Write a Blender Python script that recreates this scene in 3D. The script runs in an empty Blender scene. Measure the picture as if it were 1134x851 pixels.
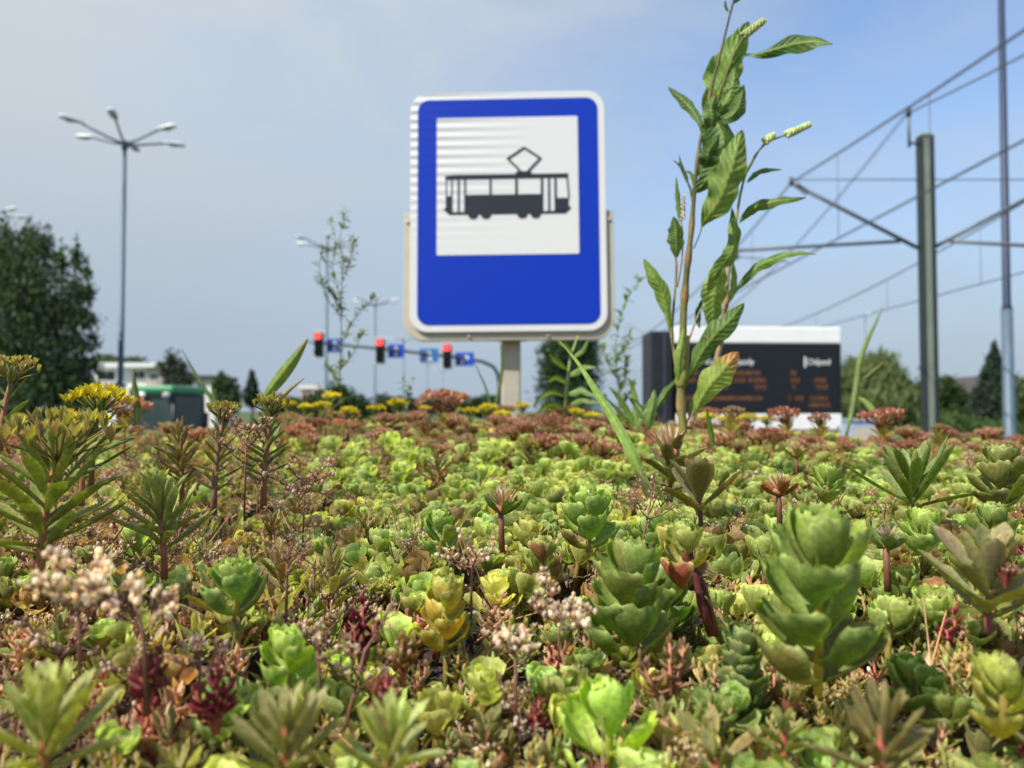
import bpy, math, random
import numpy as np
from mathutils import Vector, Matrix
R = math.radians
random.seed(7); rng = np.random.default_rng(11)
sc = bpy.context.scene
C = sc.collection
F_PX = 850.0; EYE = 2.45; PITCH = R(2.0)
CPI, SPI = math.cos(PITCH), math.sin(PITCH)
def at(px, py, Y):
    """point on the photo ray of pixel (px, py) at world depth Y"""
    a = (px-567)/F_PX; b = (425.5-py)/F_PX
    ry = CPI-b*SPI; t = Y/ry
    return np.array((a*t, Y, EYE+(SPI+b*CPI)*t))
def srgb(r, g, b):
    f = lambda c: (c/255/12.92) if c/255 <= .04045 else ((c/255+.055)/1.055)**2.4
    return np.array((f(r), f(g), f(b)))
# ------------------------------------------------------------------ mesh builder
class MB:
    def __init__(s): s.V=[]; s.F=[]; s.K=[]; s.n=0; s.smooth=True
    def add(s, V, F, K=(1,1,1)):
        V=np.asarray(V,float).reshape(-1,3)
        if not isinstance(F,list): F=[F]
        for f in F:
            f=np.asarray(f,int)
            if f.size: s.F.append(f+s.n)
        K=np.asarray(K,float)
        if K.ndim==1: K=np.tile(K,(len(V),1))
        s.V.append(V); s.K.append(K); s.n+=len(V)
    def box(s, x0,x1,y0,y1,z0,z1, col=(1,1,1), rot=0, about=None):
        V=np.array([(x,y,z) for x in (x0,x1) for y in (y0,y1) for z in (z0,z1)],float)
        if rot:
            ax,ay=about if about is not None else ((x0+x1)/2,(y0+y1)/2)
            c_,s_=math.cos(rot),math.sin(rot)
            dx=V[:,0]-ax; dy=V[:,1]-ay
            V[:,0]=ax+dx*c_-dy*s_; V[:,1]=ay+dx*s_+dy*c_
        s.add(V,np.array([(0,1,3,2),(4,6,7,5),(0,4,5,1),(2,3,7,6),(0,2,6,4),(1,5,7,3)]),col)
    def tube(s, pts, rad, n=8, col=(1,1,1), cap=True):
        P=np.asarray(pts,float); m=len(P)
        rad=np.broadcast_to(np.asarray(rad,float),(m,))
        T=np.gradient(P,axis=0); T/=np.linalg.norm(T,axis=1)[:,None]+1e-12
        up=np.array((0,0,1.)) if abs(T[0,2])<.9 else np.array((1.,0,0))
        rings=[]; N=np.cross(T[0],up); N/=np.linalg.norm(N)
        th=np.linspace(0,2*math.pi,n,endpoint=False)
        for i in range(m):
            N=N-T[i]*N.dot(T[i]); N/=np.linalg.norm(N)+1e-12
            B=np.cross(T[i],N)
            rings.append(P[i]+rad[i]*(np.cos(th)[:,None]*N+np.sin(th)[:,None]*B))
        V=np.vstack(rings); i=np.arange(n); j=(i+1)%n
        F=[np.stack([k*n+i,k*n+j,(k+1)*n+j,(k+1)*n+i],1) for k in range(m-1)]
        if cap:
            V=np.vstack([V,P[0],P[-1]]); a=m*n
            F.append(np.stack([j,i,np.full(n,a)],1)); F.append(np.stack([(m-1)*n+i,(m-1)*n+j,np.full(n,a+1)],1))
        col=np.asarray(col,float)
        if col.ndim==2:
            k=np.repeat(col,n,axis=0)
            if cap: k=np.vstack([k,col[0],col[-1]])
            col=k
        s.add(V,F,col)
    def poly(s, pts, y0, y1, col=(1,1,1)):
        """prism of an x-z outline (list of (x,z)) between y0 and y1"""
        m=len(pts); V=[(x,y0,z) for x,z in pts]+[(x,y1,z) for x,z in pts]
        i=np.arange(m); j=(i+1)%m
        s.add(V,np.stack([i,i+m,j+m,j],1),col); s.n_base=s.n-2*m
        s.ng=getattr(s,'ng',[])+[list(range(s.n_base,s.n_base+m)),list(range(s.n_base+2*m-1,s.n_base+m-1,-1))]
    def ball(s, c, r, col=(1,1,1), nu=8, nv=6, sc_=(1,1,1)):
        th=np.linspace(0,math.pi,nv+1); ph=np.linspace(0,2*math.pi,nu,endpoint=False)
        V=np.array([(math.sin(t)*math.cos(p),math.sin(t)*math.sin(p),math.cos(t)) for t in th for p in ph])*r*np.array(sc_)+np.array(c)
        i=np.arange(nu); j=(i+1)%nu
        s.add(V,[np.stack([k*nu+i,k*nu+j,(k+1)*nu+j,(k+1)*nu+i],1) for k in range(nv)],col)
    def arrays(s):
        return np.vstack(s.V), s.F, np.vstack(s.K)
    def mesh(s, name, mat, offset=None, smooth=None):
        V=np.vstack(s.V); K=np.vstack(s.K)
        if offset is not None: V=V-np.asarray(offset)
        me=bpy.data.meshes.new(name)
        ng=getattr(s,'ng',[])
        idx=[]; tot=[]
        for f in s.F: idx.append(f.ravel()); tot.append(np.full(len(f),f.shape[1]))
        for f in ng: idx.append(np.array(f)); tot.append(np.array([len(f)]))
        idx=np.concatenate(idx); tot=np.concatenate(tot); st=np.concatenate([[0],np.cumsum(tot)[:-1]])
        me.vertices.add(len(V)); me.vertices.foreach_set('co',V.astype(np.float32).ravel())
        me.loops.add(len(idx)); me.loops.foreach_set('vertex_index',idx.astype(np.int32))
        me.polygons.add(len(tot)); me.polygons.foreach_set('loop_start',st.astype(np.int32)); me.polygons.foreach_set('loop_total',tot.astype(np.int32))
        sm=s.smooth if smooth is None else smooth
        me.polygons.foreach_set('use_smooth',np.full(len(tot),bool(sm)))
        ca=me.color_attributes.new('Col','FLOAT_COLOR','POINT')
        ca.data.foreach_set('color',np.hstack([K,np.ones((len(K),1))]).astype(np.float32).ravel())
        me.update(calc_edges=True); me.validate()
        me.materials.append(mat)
        return me
    def build(s, name, mat, parent=None, world=True, bevel=0, smooth=None):
        off=None
        if parent is not None and world:
            p=parent; off=np.zeros(3)
            while p is not None: off+=np.array(p.location); p=p.parent
        me=s.mesh(name,mat,off,smooth)
        o=bpy.data.objects.new(name,me); C.objects.link(o)
        if parent is not None: o.parent=parent
        if bevel:
            b=o.modifiers.new('bevel','BEVEL'); b.width=bevel; b.segments=2; b.limit_method='ANGLE'; b.angle_limit=R(40)
        return o
def flat(): m=MB(); m.smooth=False; return m
def tag(o,label=None,cat=None,group=None,kind=None):
    if label: o['label']=label
    if cat: o['category']=cat
    if group: o['group']=group
    if kind: o['kind']=kind
    return o
def thing(name,label,cat,loc=(0,0,0),group=None):
    o=bpy.data.objects.new(name,None); C.objects.link(o); o.location=loc; o.empty_display_size=.05
    return tag(o,label,cat,group)
# ------------------------------------------------------------------ materials
def newmat(name):
    m=bpy.data.materials.new(name); m.use_nodes=True; nt=m.node_tree
    return m,nt,nt.nodes['Principled BSDF']
def mat(name,col,rough=.6,metal=0,var=.15,scale=8,bump=0,bscale=40,emit=None,estr=1,alpha=1,trans=0,coat=0):
    m,nt,b=newmat(name); N=nt.nodes; L=nt.links
    tc=N.new('ShaderNodeTexCoord')
    if var:
        nz=N.new('ShaderNodeTexNoise'); nz.inputs['Scale'].default_value=scale; nz.inputs['Detail'].default_value=6
        L.new(tc.outputs['Object'],nz.inputs['Vector'])
        mr=N.new('ShaderNodeMapRange'); mr.inputs[1].default_value=.3; mr.inputs[2].default_value=.7
        mr.inputs[3].default_value=1-var; mr.inputs[4].default_value=1+var
        L.new(nz.outputs['Fac'],mr.inputs[0])
        mx=N.new('ShaderNodeVectorMath'); mx.operation='SCALE'; mx.inputs[0].default_value=tuple(col)
        L.new(mr.outputs[0],mx.inputs['Scale']); L.new(mx.outputs[0],b.inputs['Base Color'])
        r2=N.new('ShaderNodeMapRange'); r2.inputs[3].default_value=max(rough-.08,.02); r2.inputs[4].default_value=min(rough+.1,1)
        L.new(nz.outputs['Fac'],r2.inputs[0]); L.new(r2.outputs[0],b.inputs['Roughness'])
    else:
        b.inputs['Base Color'].default_value=(*col,1); b.inputs['Roughness'].default_value=rough
    b.inputs['Metallic'].default_value=metal
    if coat: b.inputs['Coat Weight'].default_value=coat
    if bump:
        n2=N.new('ShaderNodeTexNoise'); n2.inputs['Scale'].default_value=bscale; n2.inputs['Detail'].default_value=5
        L.new(tc.outputs['Object'],n2.inputs['Vector'])
        bp=N.new('ShaderNodeBump'); bp.inputs['Strength'].default_value=bump; bp.inputs['Distance'].default_value=.01
        L.new(n2.outputs['Fac'],bp.inputs['Height']); L.new(bp.outputs[0],b.inputs['Normal'])
    if emit is not None:
        b.inputs['Emission Color'].default_value=(*emit,1); b.inputs['Emission Strength'].default_value=estr
    if trans: b.inputs['Transmission Weight'].default_value=trans
    return m
def leafmat(name,rough=.45,translu=.3,var=.18,spec=.4,sc_=60,spots=0):
    """colour comes from the mesh's own 'Col' attribute; light passes through thin leaves"""
    m,nt,b=newmat(name); N=nt.nodes; L=nt.links
    at_=N.new('ShaderNodeAttribute'); at_.attribute_name='Col'
    tc=N.new('ShaderNodeTexCoord'); nz=N.new('ShaderNodeTexNoise'); nz.inputs['Scale'].default_value=sc_; nz.inputs['Detail'].default_value=4
    L.new(tc.outputs['Object'],nz.inputs['Vector'])
    oi=N.new('ShaderNodeObjectInfo')
    mr=N.new('ShaderNodeMapRange'); mr.inputs[1].default_value=.3; mr.inputs[2].default_value=.7; mr.inputs[3].default_value=1-var; mr.inputs[4].default_value=1+var
    L.new(nz.outputs['Fac'],mr.inputs[0])
    m2=N.new('ShaderNodeMapRange'); m2.inputs[3].default_value=.85; m2.inputs[4].default_value=1.15; L.new(oi.outputs['Random'],m2.inputs[0])
    mu=N.new('ShaderNodeMath'); mu.operation='MULTIPLY'; L.new(mr.outputs[0],mu.inputs[0]); L.new(m2.outputs[0],mu.inputs[1])
    sv=N.new('ShaderNodeVectorMath'); sv.operation='SCALE'; L.new(at_.outputs['Color'],sv.inputs[0]); L.new(mu.outputs[0],sv.inputs['Scale'])
    if spots:
        n5=N.new('ShaderNodeTexNoise'); n5.inputs['Scale'].default_value=sc_*spots; n5.inputs['Detail'].default_value=5; n5.inputs['Roughness'].default_value=.65
        L.new(tc.outputs['Object'],n5.inputs['Vector'])
        r5=N.new('ShaderNodeMapRange'); r5.inputs[1].default_value=.60; r5.inputs[2].default_value=.68; r5.inputs[4].default_value=.7; L.new(n5.outputs['Fac'],r5.inputs[0])
        x5=N.new('ShaderNodeMix'); x5.data_type='RGBA'; L.new(r5.outputs[0],x5.inputs[0]); L.new(sv.outputs[0],x5.inputs[6]); x5.inputs[7].default_value=(.36,.22,.09,1)
        class _O: outputs=[x5.outputs[2]]
        sv=_O
    L.new(sv.outputs[0],b.inputs['Base Color'])
    b.inputs['Roughness'].default_value=rough; b.inputs['Specular IOR Level'].default_value=spec
    bp=N.new('ShaderNodeBump'); bp.inputs['Strength'].default_value=.25; bp.inputs['Distance'].default_value=.001
    n3=N.new('ShaderNodeTexNoise'); n3.inputs['Scale'].default_value=sc_*5; n3.inputs['Detail'].default_value=5; L.new(tc.outputs['Object'],n3.inputs['Vector'])
    L.new(n3.outputs['Fac'],bp.inputs['Height']); L.new(bp.outputs[0],b.inputs['Normal'])
    if translu:
        tr=N.new('ShaderNodeBsdfTranslucent')
        s3=N.new('ShaderNodeVectorMath'); s3.operation='MULTIPLY'; s3.inputs[1].default_value=(1.5,1.6,.7)
        L.new(sv.outputs[0],s3.inputs[0]); L.new(s3.outputs[0],tr.inputs['Color'])
        ms=N.new('ShaderNodeMixShader'); ms.inputs[0].default_value=translu
        L.new(b.outputs[0],ms.inputs[1]); L.new(tr.outputs[0],ms.inputs[2]); L.new(ms.outputs[0],N['Material Output'].inputs['Surface'])
    return m
M={}
M['succ']=leafmat('succulent_leaf',.5,.44,.26,.3,420,.55)
M['stem']=leafmat('plant_stem',.55,0,.25,.3,120)
M['petal']=leafmat('petal',.6,.3,.2,.25,90)
M['weed']=leafmat('weed_leaf',.5,.3,.2,.3,160,.6)
M['tree']=leafmat('tree_leaf',.6,.25,.25,.2,1.5)
M['bark']=mat('bark',(.09,.07,.05),.9,bump=.6,bscale=12)
M['soil']=mat('soil',(.045,.032,.022),.95,var=.4,scale=60,bump=1,bscale=150)
M['grass_ground']=mat('grass_ground',(.055,.085,.025),.9,var=.4,scale=.4,bump=.6,bscale=6)
M['asphalt']=mat('asphalt',(.05,.05,.052),.85,var=.2,scale=3,bump=.3,bscale=80)
M['pave']=mat('paving',(.25,.24,.22),.85,var=.15,scale=2,bump=.2,bscale=30)
M['white_line']=mat('road_paint',(.75,.75,.72),.7,var=.15,scale=6)
M['ballast']=mat('ballast',(.16,.14,.12),.95,var=.35,scale=14,bump=1,bscale=30)
M['rail']=mat('rail_steel',(.35,.33,.3),.35,metal=.9)
M['conc']=mat('concrete',(.32,.31,.29),.85,var=.15,scale=5,bump=.2)
M['alu']=mat('post_paint',srgb(184,176,157),.5,var=.06,scale=20)
M['lamp_pole']=mat('lamp_pole_paint',srgb(80,98,114),.5,metal=.1,var=.1,scale=3)
M['lamp_pole_dark']=mat('lamp_pole_blue',srgb(38,50,78),.5,metal=.1,var=.12,scale=3)
M['lamp_head']=mat('lamp_head',(.72,.73,.74),.4,var=.05)
M['lamp_glass']=mat('lamp_glass',(.35,.36,.38),.2,var=.05)
M['cat_pole']=mat('catenary_pole_paint',srgb(120,130,118),.5,var=.12,scale=4)
M['cat_flange_shade']=mat('catenary_flange_shade',srgb(34,44,44),.5,var=.12,scale=4)  # shade on the pole's sides, put into a darker base colour
M['cat_tube']=mat('catenary_tube',srgb(92,98,104),.5,metal=.3,var=.1)
M['insul']=mat('insulator',srgb(60,55,52),.3)
M['wire']=mat('wire',srgb(88,90,96),.6,metal=.4,var=.05)
M['black']=mat('black_plastic',(.012,.013,.016),.45,var=.2)
M['dark_box']=mat('dark_casing',srgb(17,20,28),.4,var=.15,scale=4)
M['screen']=mat('screen_glass',srgb(16,19,26),.35,var=.1,scale=3)
M['white_paint']=mat('white_paint',(.8,.81,.8),.4,var=.03)
M['amber']=mat('amber_led',(.16,.06,.02),.5,var=0,emit=(1,.36,.05),estr=.24)
M['red_lamp']=mat('red_signal',(.5,.02,.02),.3,var=0,emit=(1,.05,.04),estr=2.2)
M['dark_lens']=mat('dark_lens',(.02,.025,.02),.25)
M['sig_blue']=mat('lane_sign_blue',srgb(18,75,190),.45,var=.05)
M['sig_blue_pale']=mat('lane_sign_pale_blue',srgb(45,110,175),.45,var=.05)
M['glass_dark']=mat('window_glass',(.015,.024,.026),.3,var=.2,scale=.8)
M['plaster']=mat('plaster',(.74,.73,.69),.8,var=.06,scale=1)
M['plaster_warm']=mat('plaster_warm',(.5,.42,.36),.8,var=.08,scale=1)
M['roof_dark']=mat('roof_dark',(.06,.05,.05),.8)
M['brick']=mat('brick',(.3,.16,.11),.85,var=.2,scale=4)
M['green_paint']=mat('tractor_green',srgb(40,130,80),.35,var=.1,coat=.3)
M['rubber']=mat('rubber',(.02,.02,.02),.85,bump=.3)
M['yellow_paint']=mat('rim_yellow',(.6,.42,.03),.45)
M['shelter_metal']=mat('shelter_metal',(.12,.125,.13),.45,metal=.4)
M['glass']=mat('shelter_glass',(.8,.9,.88),.03,var=0,trans=1)
# retroreflective sign film: real horizontal ribs in the film, strongest to the left edge
def film(name,col,amp=.5,rough=.35):
    m,nt,b=newmat(name); N=nt.nodes; L=nt.links
    b.inputs['Base Color'].default_value=(*col,1); b.inputs['Roughness'].default_value=rough; b.inputs['Specular IOR Level'].default_value=.22
    tc=N.new('ShaderNodeTexCoord'); sx=N.new('ShaderNodeSeparateXYZ'); L.new(tc.outputs['Object'],sx.inputs[0])
    w=N.new('ShaderNodeMath'); w.operation='MULTIPLY'; w.inputs[1].default_value=2*math.pi/.0285; L.new(sx.outputs['Z'],w.inputs[0])
    s_=N.new('ShaderNodeMath'); s_.operation='SINE'; L.new(w.outputs[0],s_.inputs[0])
    fx=N.new('ShaderNodeMapRange'); fx.inputs[1].default_value=.08; fx.inputs[2].default_value=-.3; L.new(sx.outputs['X'],fx.inputs[0])
    fz=N.new('ShaderNodeMapRange'); fz.inputs[1].default_value=-.12; fz.inputs[2].default_value=.2; L.new(sx.outputs['Z'],fz.inputs[0])
    a=N.new('ShaderNodeMath'); a.operation='MULTIPLY'; L.new(fx.outputs[0],a.inputs[0]); L.new(fz.outputs[0],a.inputs[1])
    a2=N.new('ShaderNodeMath'); a2.operation='MULTIPLY'; L.new(a.outputs[0],a2.inputs[0]); L.new(s_.outputs[0],a2.inputs[1])
    bp=N.new('ShaderNodeBump'); bp.inputs['Strength'].default_value=amp; bp.inputs['Distance'].default_value=.0012
    L.new(a2.outputs[0],bp.inputs['Height']); L.new(bp.outputs[0],b.inputs['Normal'])
    return m
M['film_white']=film('sign_film_white',(.66,.67,.67),1.2,.35)
M['film_blue']=film('sign_film_blue',srgb(0,50,172),.05,.5)
M['film_black']=mat('sign_film_black',srgb(22,30,42),.45,var=.05)
# ------------------------------------------------------------------ camera, light, world
cd=bpy.data.cameras.new('camera'); cam=bpy.data.objects.new('camera',cd); C.objects.link(cam)
cam.location=(0,0,EYE); cam.rotation_euler=(R(90)+PITCH,0,0)
cd.sensor_width=36; cd.lens=36*F_PX/1134; cd.clip_start=.02; cd.clip_end=3000
cd.dof.use_dof=True; cd.dof.focus_distance=.55; cd.dof.aperture_fstop=cd.lens/3.6
cd.dof.aperture_blades=0
sc.camera=cam
SUN=Vector((-.66,-.46,.95)).normalized()
sl=bpy.data.lights.new('sun','SUN'); sl.energy=3.8; sl.angle=R(.5); sl.color=(1,.95,.86)
so=bpy.data.objects.new('sun',sl); C.objects.link(so); so.rotation_euler=SUN.to_track_quat('Z','Y').to_euler(); so.location=(-20,-10,30)
w=bpy.data.worlds.new('World'); sc.world=w; w.use_nodes=True
nt=w.node_tree; N=nt.nodes; L=nt.links; bg=N['Background']
sky=N.new('ShaderNodeTexSky'); sky.sky_type='NISHITA'; sky.sun_disc=False
sky.sun_elevation=math.asin(SUN.z); sky.sun_rotation=math.atan2(SUN.x,SUN.y)
sky.altitude=200; sky.air_density=1.0; sky.dust_density=1.2; sky.ozone_density=2.5
tc=N.new('ShaderNodeTexCoord'); mp=N.new('ShaderNodeMapping'); mp.inputs['Scale'].default_value=(1.6,1.6,4.2); mp.inputs['Rotation'].default_value=(0,R(24),0)
L.new(tc.outputs['Generated'],mp.inputs[0])
nz=N.new('ShaderNodeTexNoise'); nz.inputs['Scale'].default_value=1.5; nz.inputs['Detail'].default_value=7; nz.inputs['Roughness'].default_value=.55; nz.inputs['Distortion'].default_value=.6
L.new(mp.outputs[0],nz.inputs['Vector'])
sx=N.new('ShaderNodeSeparateXYZ'); L.new(tc.outputs['Generated'],sx.inputs[0])
# thin high cloud is thicker to the west (left)
gx=N.new('ShaderNodeMapRange'); gx.inputs[1].default_value=.35; gx.inputs[2].default_value=-.55; gx.inputs[3].default_value=0; gx.inputs[4].default_value=1; L.new(sx.outputs['X'],gx.inputs[0])
cr=N.new('ShaderNodeMapRange'); cr.inputs[1].default_value=.35; cr.inputs[2].default_value=.75; L.new(nz.outputs['Fac'],cr.inputs[0])
m1=N.new('ShaderNodeMath'); m1.operation='MULTIPLY_ADD'; m1.inputs[1].default_value=.85; L.new(gx.outputs[0],m1.inputs[0]); 
m3=N.new('ShaderNodeMath'); m3.operation='MULTIPLY'; m3.inputs[1].default_value=.6; L.new(cr.outputs[0],m3.inputs[0]); L.new(m3.outputs[0],m1.inputs[2])
mxc=N.new('ShaderNodeMix'); mxc.data_type='RGBA'; L.new(m1.outputs[0],mxc.inputs[0])
L.new(sky.outputs[0],mxc.inputs[6]); mxc.inputs[7].default_value=(2.62,2.9,3.15,1)
hzr=N.new('ShaderNodeMapRange'); hzr.interpolation_type='SMOOTHSTEP'; hzr.inputs[1].default_value=-.02; hzr.inputs[2].default_value=.46; hzr.inputs[3].default_value=.96; hzr.inputs[4].default_value=0; L.new(sx.outputs['Z'],hzr.inputs[0])
mxh=N.new('ShaderNodeMix'); mxh.data_type='RGBA'; L.new(hzr.outputs[0],mxh.inputs[0]); L.new(mxc.outputs[2],mxh.inputs[6]); mxh.inputs[7].default_value=(1.72,2.12,2.6,1)
L.new(mxh.outputs[2],bg.inputs['Color']); bg.inputs['Strength'].default_value=.136
sc.view_settings.view_transform='Standard'; sc.view_settings.look='None'; sc.view_settings.gamma=1; sc.view_settings.exposure=0.77
sc.cycles.max_bounces=6; sc.cycles.diffuse_bounces=4; sc.cycles.glossy_bounces=3; sc.cycles.transmission_bounces=6; sc.cycles.transparent_max_bounces=8
sc.cycles.use_denoising=True
# ------------------------------------------------------------------ leaf geometry
def p_spoon(u): return (.2+.8*np.sin(math.pi/2*np.clip(u/.68,0,1))**1.6)*(1-.22*np.clip((u-.68)/.32,0,1)**2)
def p_lance(u): return np.clip(.16+1.06*np.sin(math.pi*u**1.05)**.9*(1-.1*u),0,1)*np.where(u>.985,.05,1)
def p_spat(u): return (.22+.78*np.sin(math.pi/2*np.clip(u/.66,0,1))**1.5)*np.sqrt(np.clip(1-(np.clip((u-.66)/.34,0,1))**2.2,0.01,1))
def p_bean(u): return np.sqrt(np.clip(1-(2*u-1)**4,.02,1))*(.7+.3*u)
def leaf(L_,W_,prof,nu=6,nv=5,cup=.35,curl=.3,thick=.0,c0=(.1,.2,.05),c1=(.15,.3,.07),rim=None,blunt=0,cren=0):
    u=np.linspace(0,1,nu); v=np.linspace(-1,1,nv); U,Vv=np.meshgrid(u,v,indexing='ij')
    w=prof(U)*W_/2
    ph=curl*U
    X=L_*U; 
    if blunt: X=X*(1-blunt*np.abs(Vv)**2.2*U)
    if cren: X=X+L_*cren*np.cos(Vv*math.pi*3.5)*(U>.99)
    Z=X*np.sin(ph)*.6+cup*w*(np.abs(Vv)**1.7); X=X*np.cos(ph*.6); Yv=Vv*w
    P=np.stack([X,Yv,Z],-1).reshape(-1,3)
    c0=np.array(c0);c1=np.array(c1)
    K=c0+(c1-c0)*U[...,None]
    if rim is not None:
        e=np.clip((np.maximum(np.abs(Vv),(U-.5)*2)-.72)/.28,0,1)[...,None]**1.5
        K=K*(1-e)+np.array(rim)*e
    K=K.reshape(-1,3)
    i,j=np.meshgrid(np.arange(nu-1),np.arange(nv-1),indexing='ij'); a=(i*nv+j).ravel()
    F=np.stack([a,a+nv,a+nv+1,a+1],1)
    if thick:
        env=np.sqrt(np.clip(1-Vv**2,0,1))*np.clip(1-U**5,0,1)*thick
        P2=P.copy(); P2[:,2]-=env.reshape(-1)
        P[:,2]+=(env*.25).reshape(-1)
        F=np.vstack([F,F[:,::-1]+len(P)]); P=np.vstack([P,P2]); K=np.vstack([K,K*.92])
    return P,F,K
def put(P,az,el,pos,roll=0,sc_=1):
    """pitch the +X leaf up by el, turn it by az, move its base to pos"""
    P=P*sc_
    if roll:
        c_,s_=math.cos(roll),math.sin(roll); P=np.stack([P[:,0],P[:,1]*c_-P[:,2]*s_,P[:,1]*s_+P[:,2]*c_],1)
    c_,s_=math.cos(el),math.sin(el); P=np.stack([P[:,0]*c_-P[:,2]*s_,P[:,1],P[:,0]*s_+P[:,2]*c_],1)
    c_,s_=math.cos(az),math.sin(az); P=np.stack([P[:,0]*c_-P[:,1]*s_,P[:,0]*s_+P[:,1]*c_,P[:,2]],1)
    return P+np.asarray(pos)
U_=random.uniform
def jit(c,a=.12):
    k=1+U_(-a,a); h=U_(-a,a)*.5
    return np.array((c[0]*k*(1+h),c[1]*k,c[2]*k*(1-h)))
# palette (leaf albedo)
G_LIGHT=(.40,.465,.125); G_MID=(.28,.34,.09); G_DARK=(.14,.20,.06); G_YEL=(.50,.49,.13); OLIVE=(.31,.28,.09); BROWN=(.34,.17,.09); RUST=(.42,.16,.09); CRIM=(.22,.02,.045); PINKB=(.42,.22,.18)
YEL=(.78,.60,.04); CREAM=(.62,.52,.40); BEAD=(.72,.60,.50)
def mixc(a,b,t): return np.array(a)*(1-t)+np.array(b)*t
def spurium(levels=3,lw=.017,ll=.018,H=.03,col=G_LIGHT,dark=G_MID,rimc=None,lod=0,stemc=(.3,.24,.06),outer=None,top=True,stemlen=None,gap=None,az0=None,up=1.):
    """stonecrop: scalloped spoon leaves in crossed pairs up a short stem, a cupped rosette on top; origin at the stem's foot"""
    fo=MB(); st=MB()
    nu,nv,th,cr=((9,17,.0017,.06),(5,6,0,.03),(4,4,0,0))[lod]
    gap=gap or ll*.5
    az0=U_(0,3) if az0 is None else az0
    def lf(az,el,z,s_,f,ext=0,r=.0015):
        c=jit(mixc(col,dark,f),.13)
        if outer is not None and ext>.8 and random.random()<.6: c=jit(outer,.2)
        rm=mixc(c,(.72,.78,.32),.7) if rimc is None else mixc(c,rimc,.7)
        if random.random()<.1: c=mixc(c,(.4,.33,.1),.4)
        P,F,K=leaf(ll*s_,lw*s_*U_(.9,1.1),p_spoon,nu,nv,U_(.5,.75),U_(.7,1.3),th,mixc(c,(.38,.44,.16),.35),c,rm,.26,cr)
        P=P+np.random.default_rng(random.randrange(9999)).normal(0,ll*.006,P.shape)*(0 if lod==0 else 1)
        fo.add(put(P,az,el,(r*math.cos(az),r*math.sin(az),z),U_(-.2,.2)),F,K)
    zt=H
    # crown rosette: crossed pairs from the closed heart outwards
    npair=4 if lod<2 else 3
    for k in range(npair):
        f=k/(npair-1)
        for q_ in (0,1):
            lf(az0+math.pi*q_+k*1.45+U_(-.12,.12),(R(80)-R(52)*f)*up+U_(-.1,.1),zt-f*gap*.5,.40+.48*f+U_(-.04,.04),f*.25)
    # tiers below
    for lv in range(1,levels*2-1):
        f=lv/max(levels*2-2,1); z=zt-.35*gap-lv*gap*.5
        for q_ in (0,1):
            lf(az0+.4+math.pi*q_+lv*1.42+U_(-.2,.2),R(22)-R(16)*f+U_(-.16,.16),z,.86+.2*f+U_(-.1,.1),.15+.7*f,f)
    if levels==1:
        for q_ in (0,1): lf(az0+.8+math.pi*q_,R(22)+U_(-.1,.1),zt-gap*.6,1.0,.6,1)
    sl_=stemlen or H
    st.tube([(0,0,-.004),(.001,0,sl_*.5),(0,0,zt)],[.0021,.0019,.0013],7 if lod==0 else 4,stemc)
    return fo,st
def shoot(H=.05,L_=.028,W_=.006,n=16,col=G_MID,tip=None,stemc=(.3,.11,.06),lod=0,head=None,lean=0,zfrom=.25):
    """upright stonecrop shoot: narrow toothed leaves whorled up a reddish stem"""
    fo=MB(); st=MB(); he=MB()
    nu,nv,th=((8,5,.0016),(5,3,0),(4,3,0))[lod]
    bend=U_(-.15,.15)
    P0=[(bend*H*t*t+lean*t*H,0,H*t) for t in np.linspace(0,1,6)]
    st.tube(P0,np.linspace(.0024,.0014,6)*(H/.05)**.3,6 if lod==0 else 4,stemc)
    for k in range(n):
        t=zfrom+(1-zfrom)*(k/(n-1)); az=k*2.4+U_(-.2,.2)
        z=H*t; x=bend*H*t*t+lean*t*H
        s_=(.55+.6*math.sin(math.pi*min(1,t*.9+.12)))*U_(.85,1.15)
        el=R(16)+R(54)*t**1.6+U_(-.2,.2)
        c=jit(mixc(mixc(col,G_DARK,.2),col,t),.18)*1.25
        if tip is not None: c1=mixc(c,tip,U_(.2,.8))
        else: c1=c*1.1
        P,F,K=leaf(L_*s_,W_*s_*1.15,p_spat,nu,nv,.3,U_(-.3,.35),th,c,c1,mixc(c1,(.55,.56,.22),.5))
        fo.add(put(P,az,el,(x,0,z)),F,K)
    if head=='pinkbud': add_head(he,'bud',(bend*H+lean*H,0,H),L_*.3,lod); add_head(he,'pink',(bend*H+lean*H+.006,-.004,H-.004),L_*.16,lod)
    elif head: add_head(he,head,(bend*H+lean*H,0,H),L_*.75,lod)
    return fo,st,he
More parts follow.
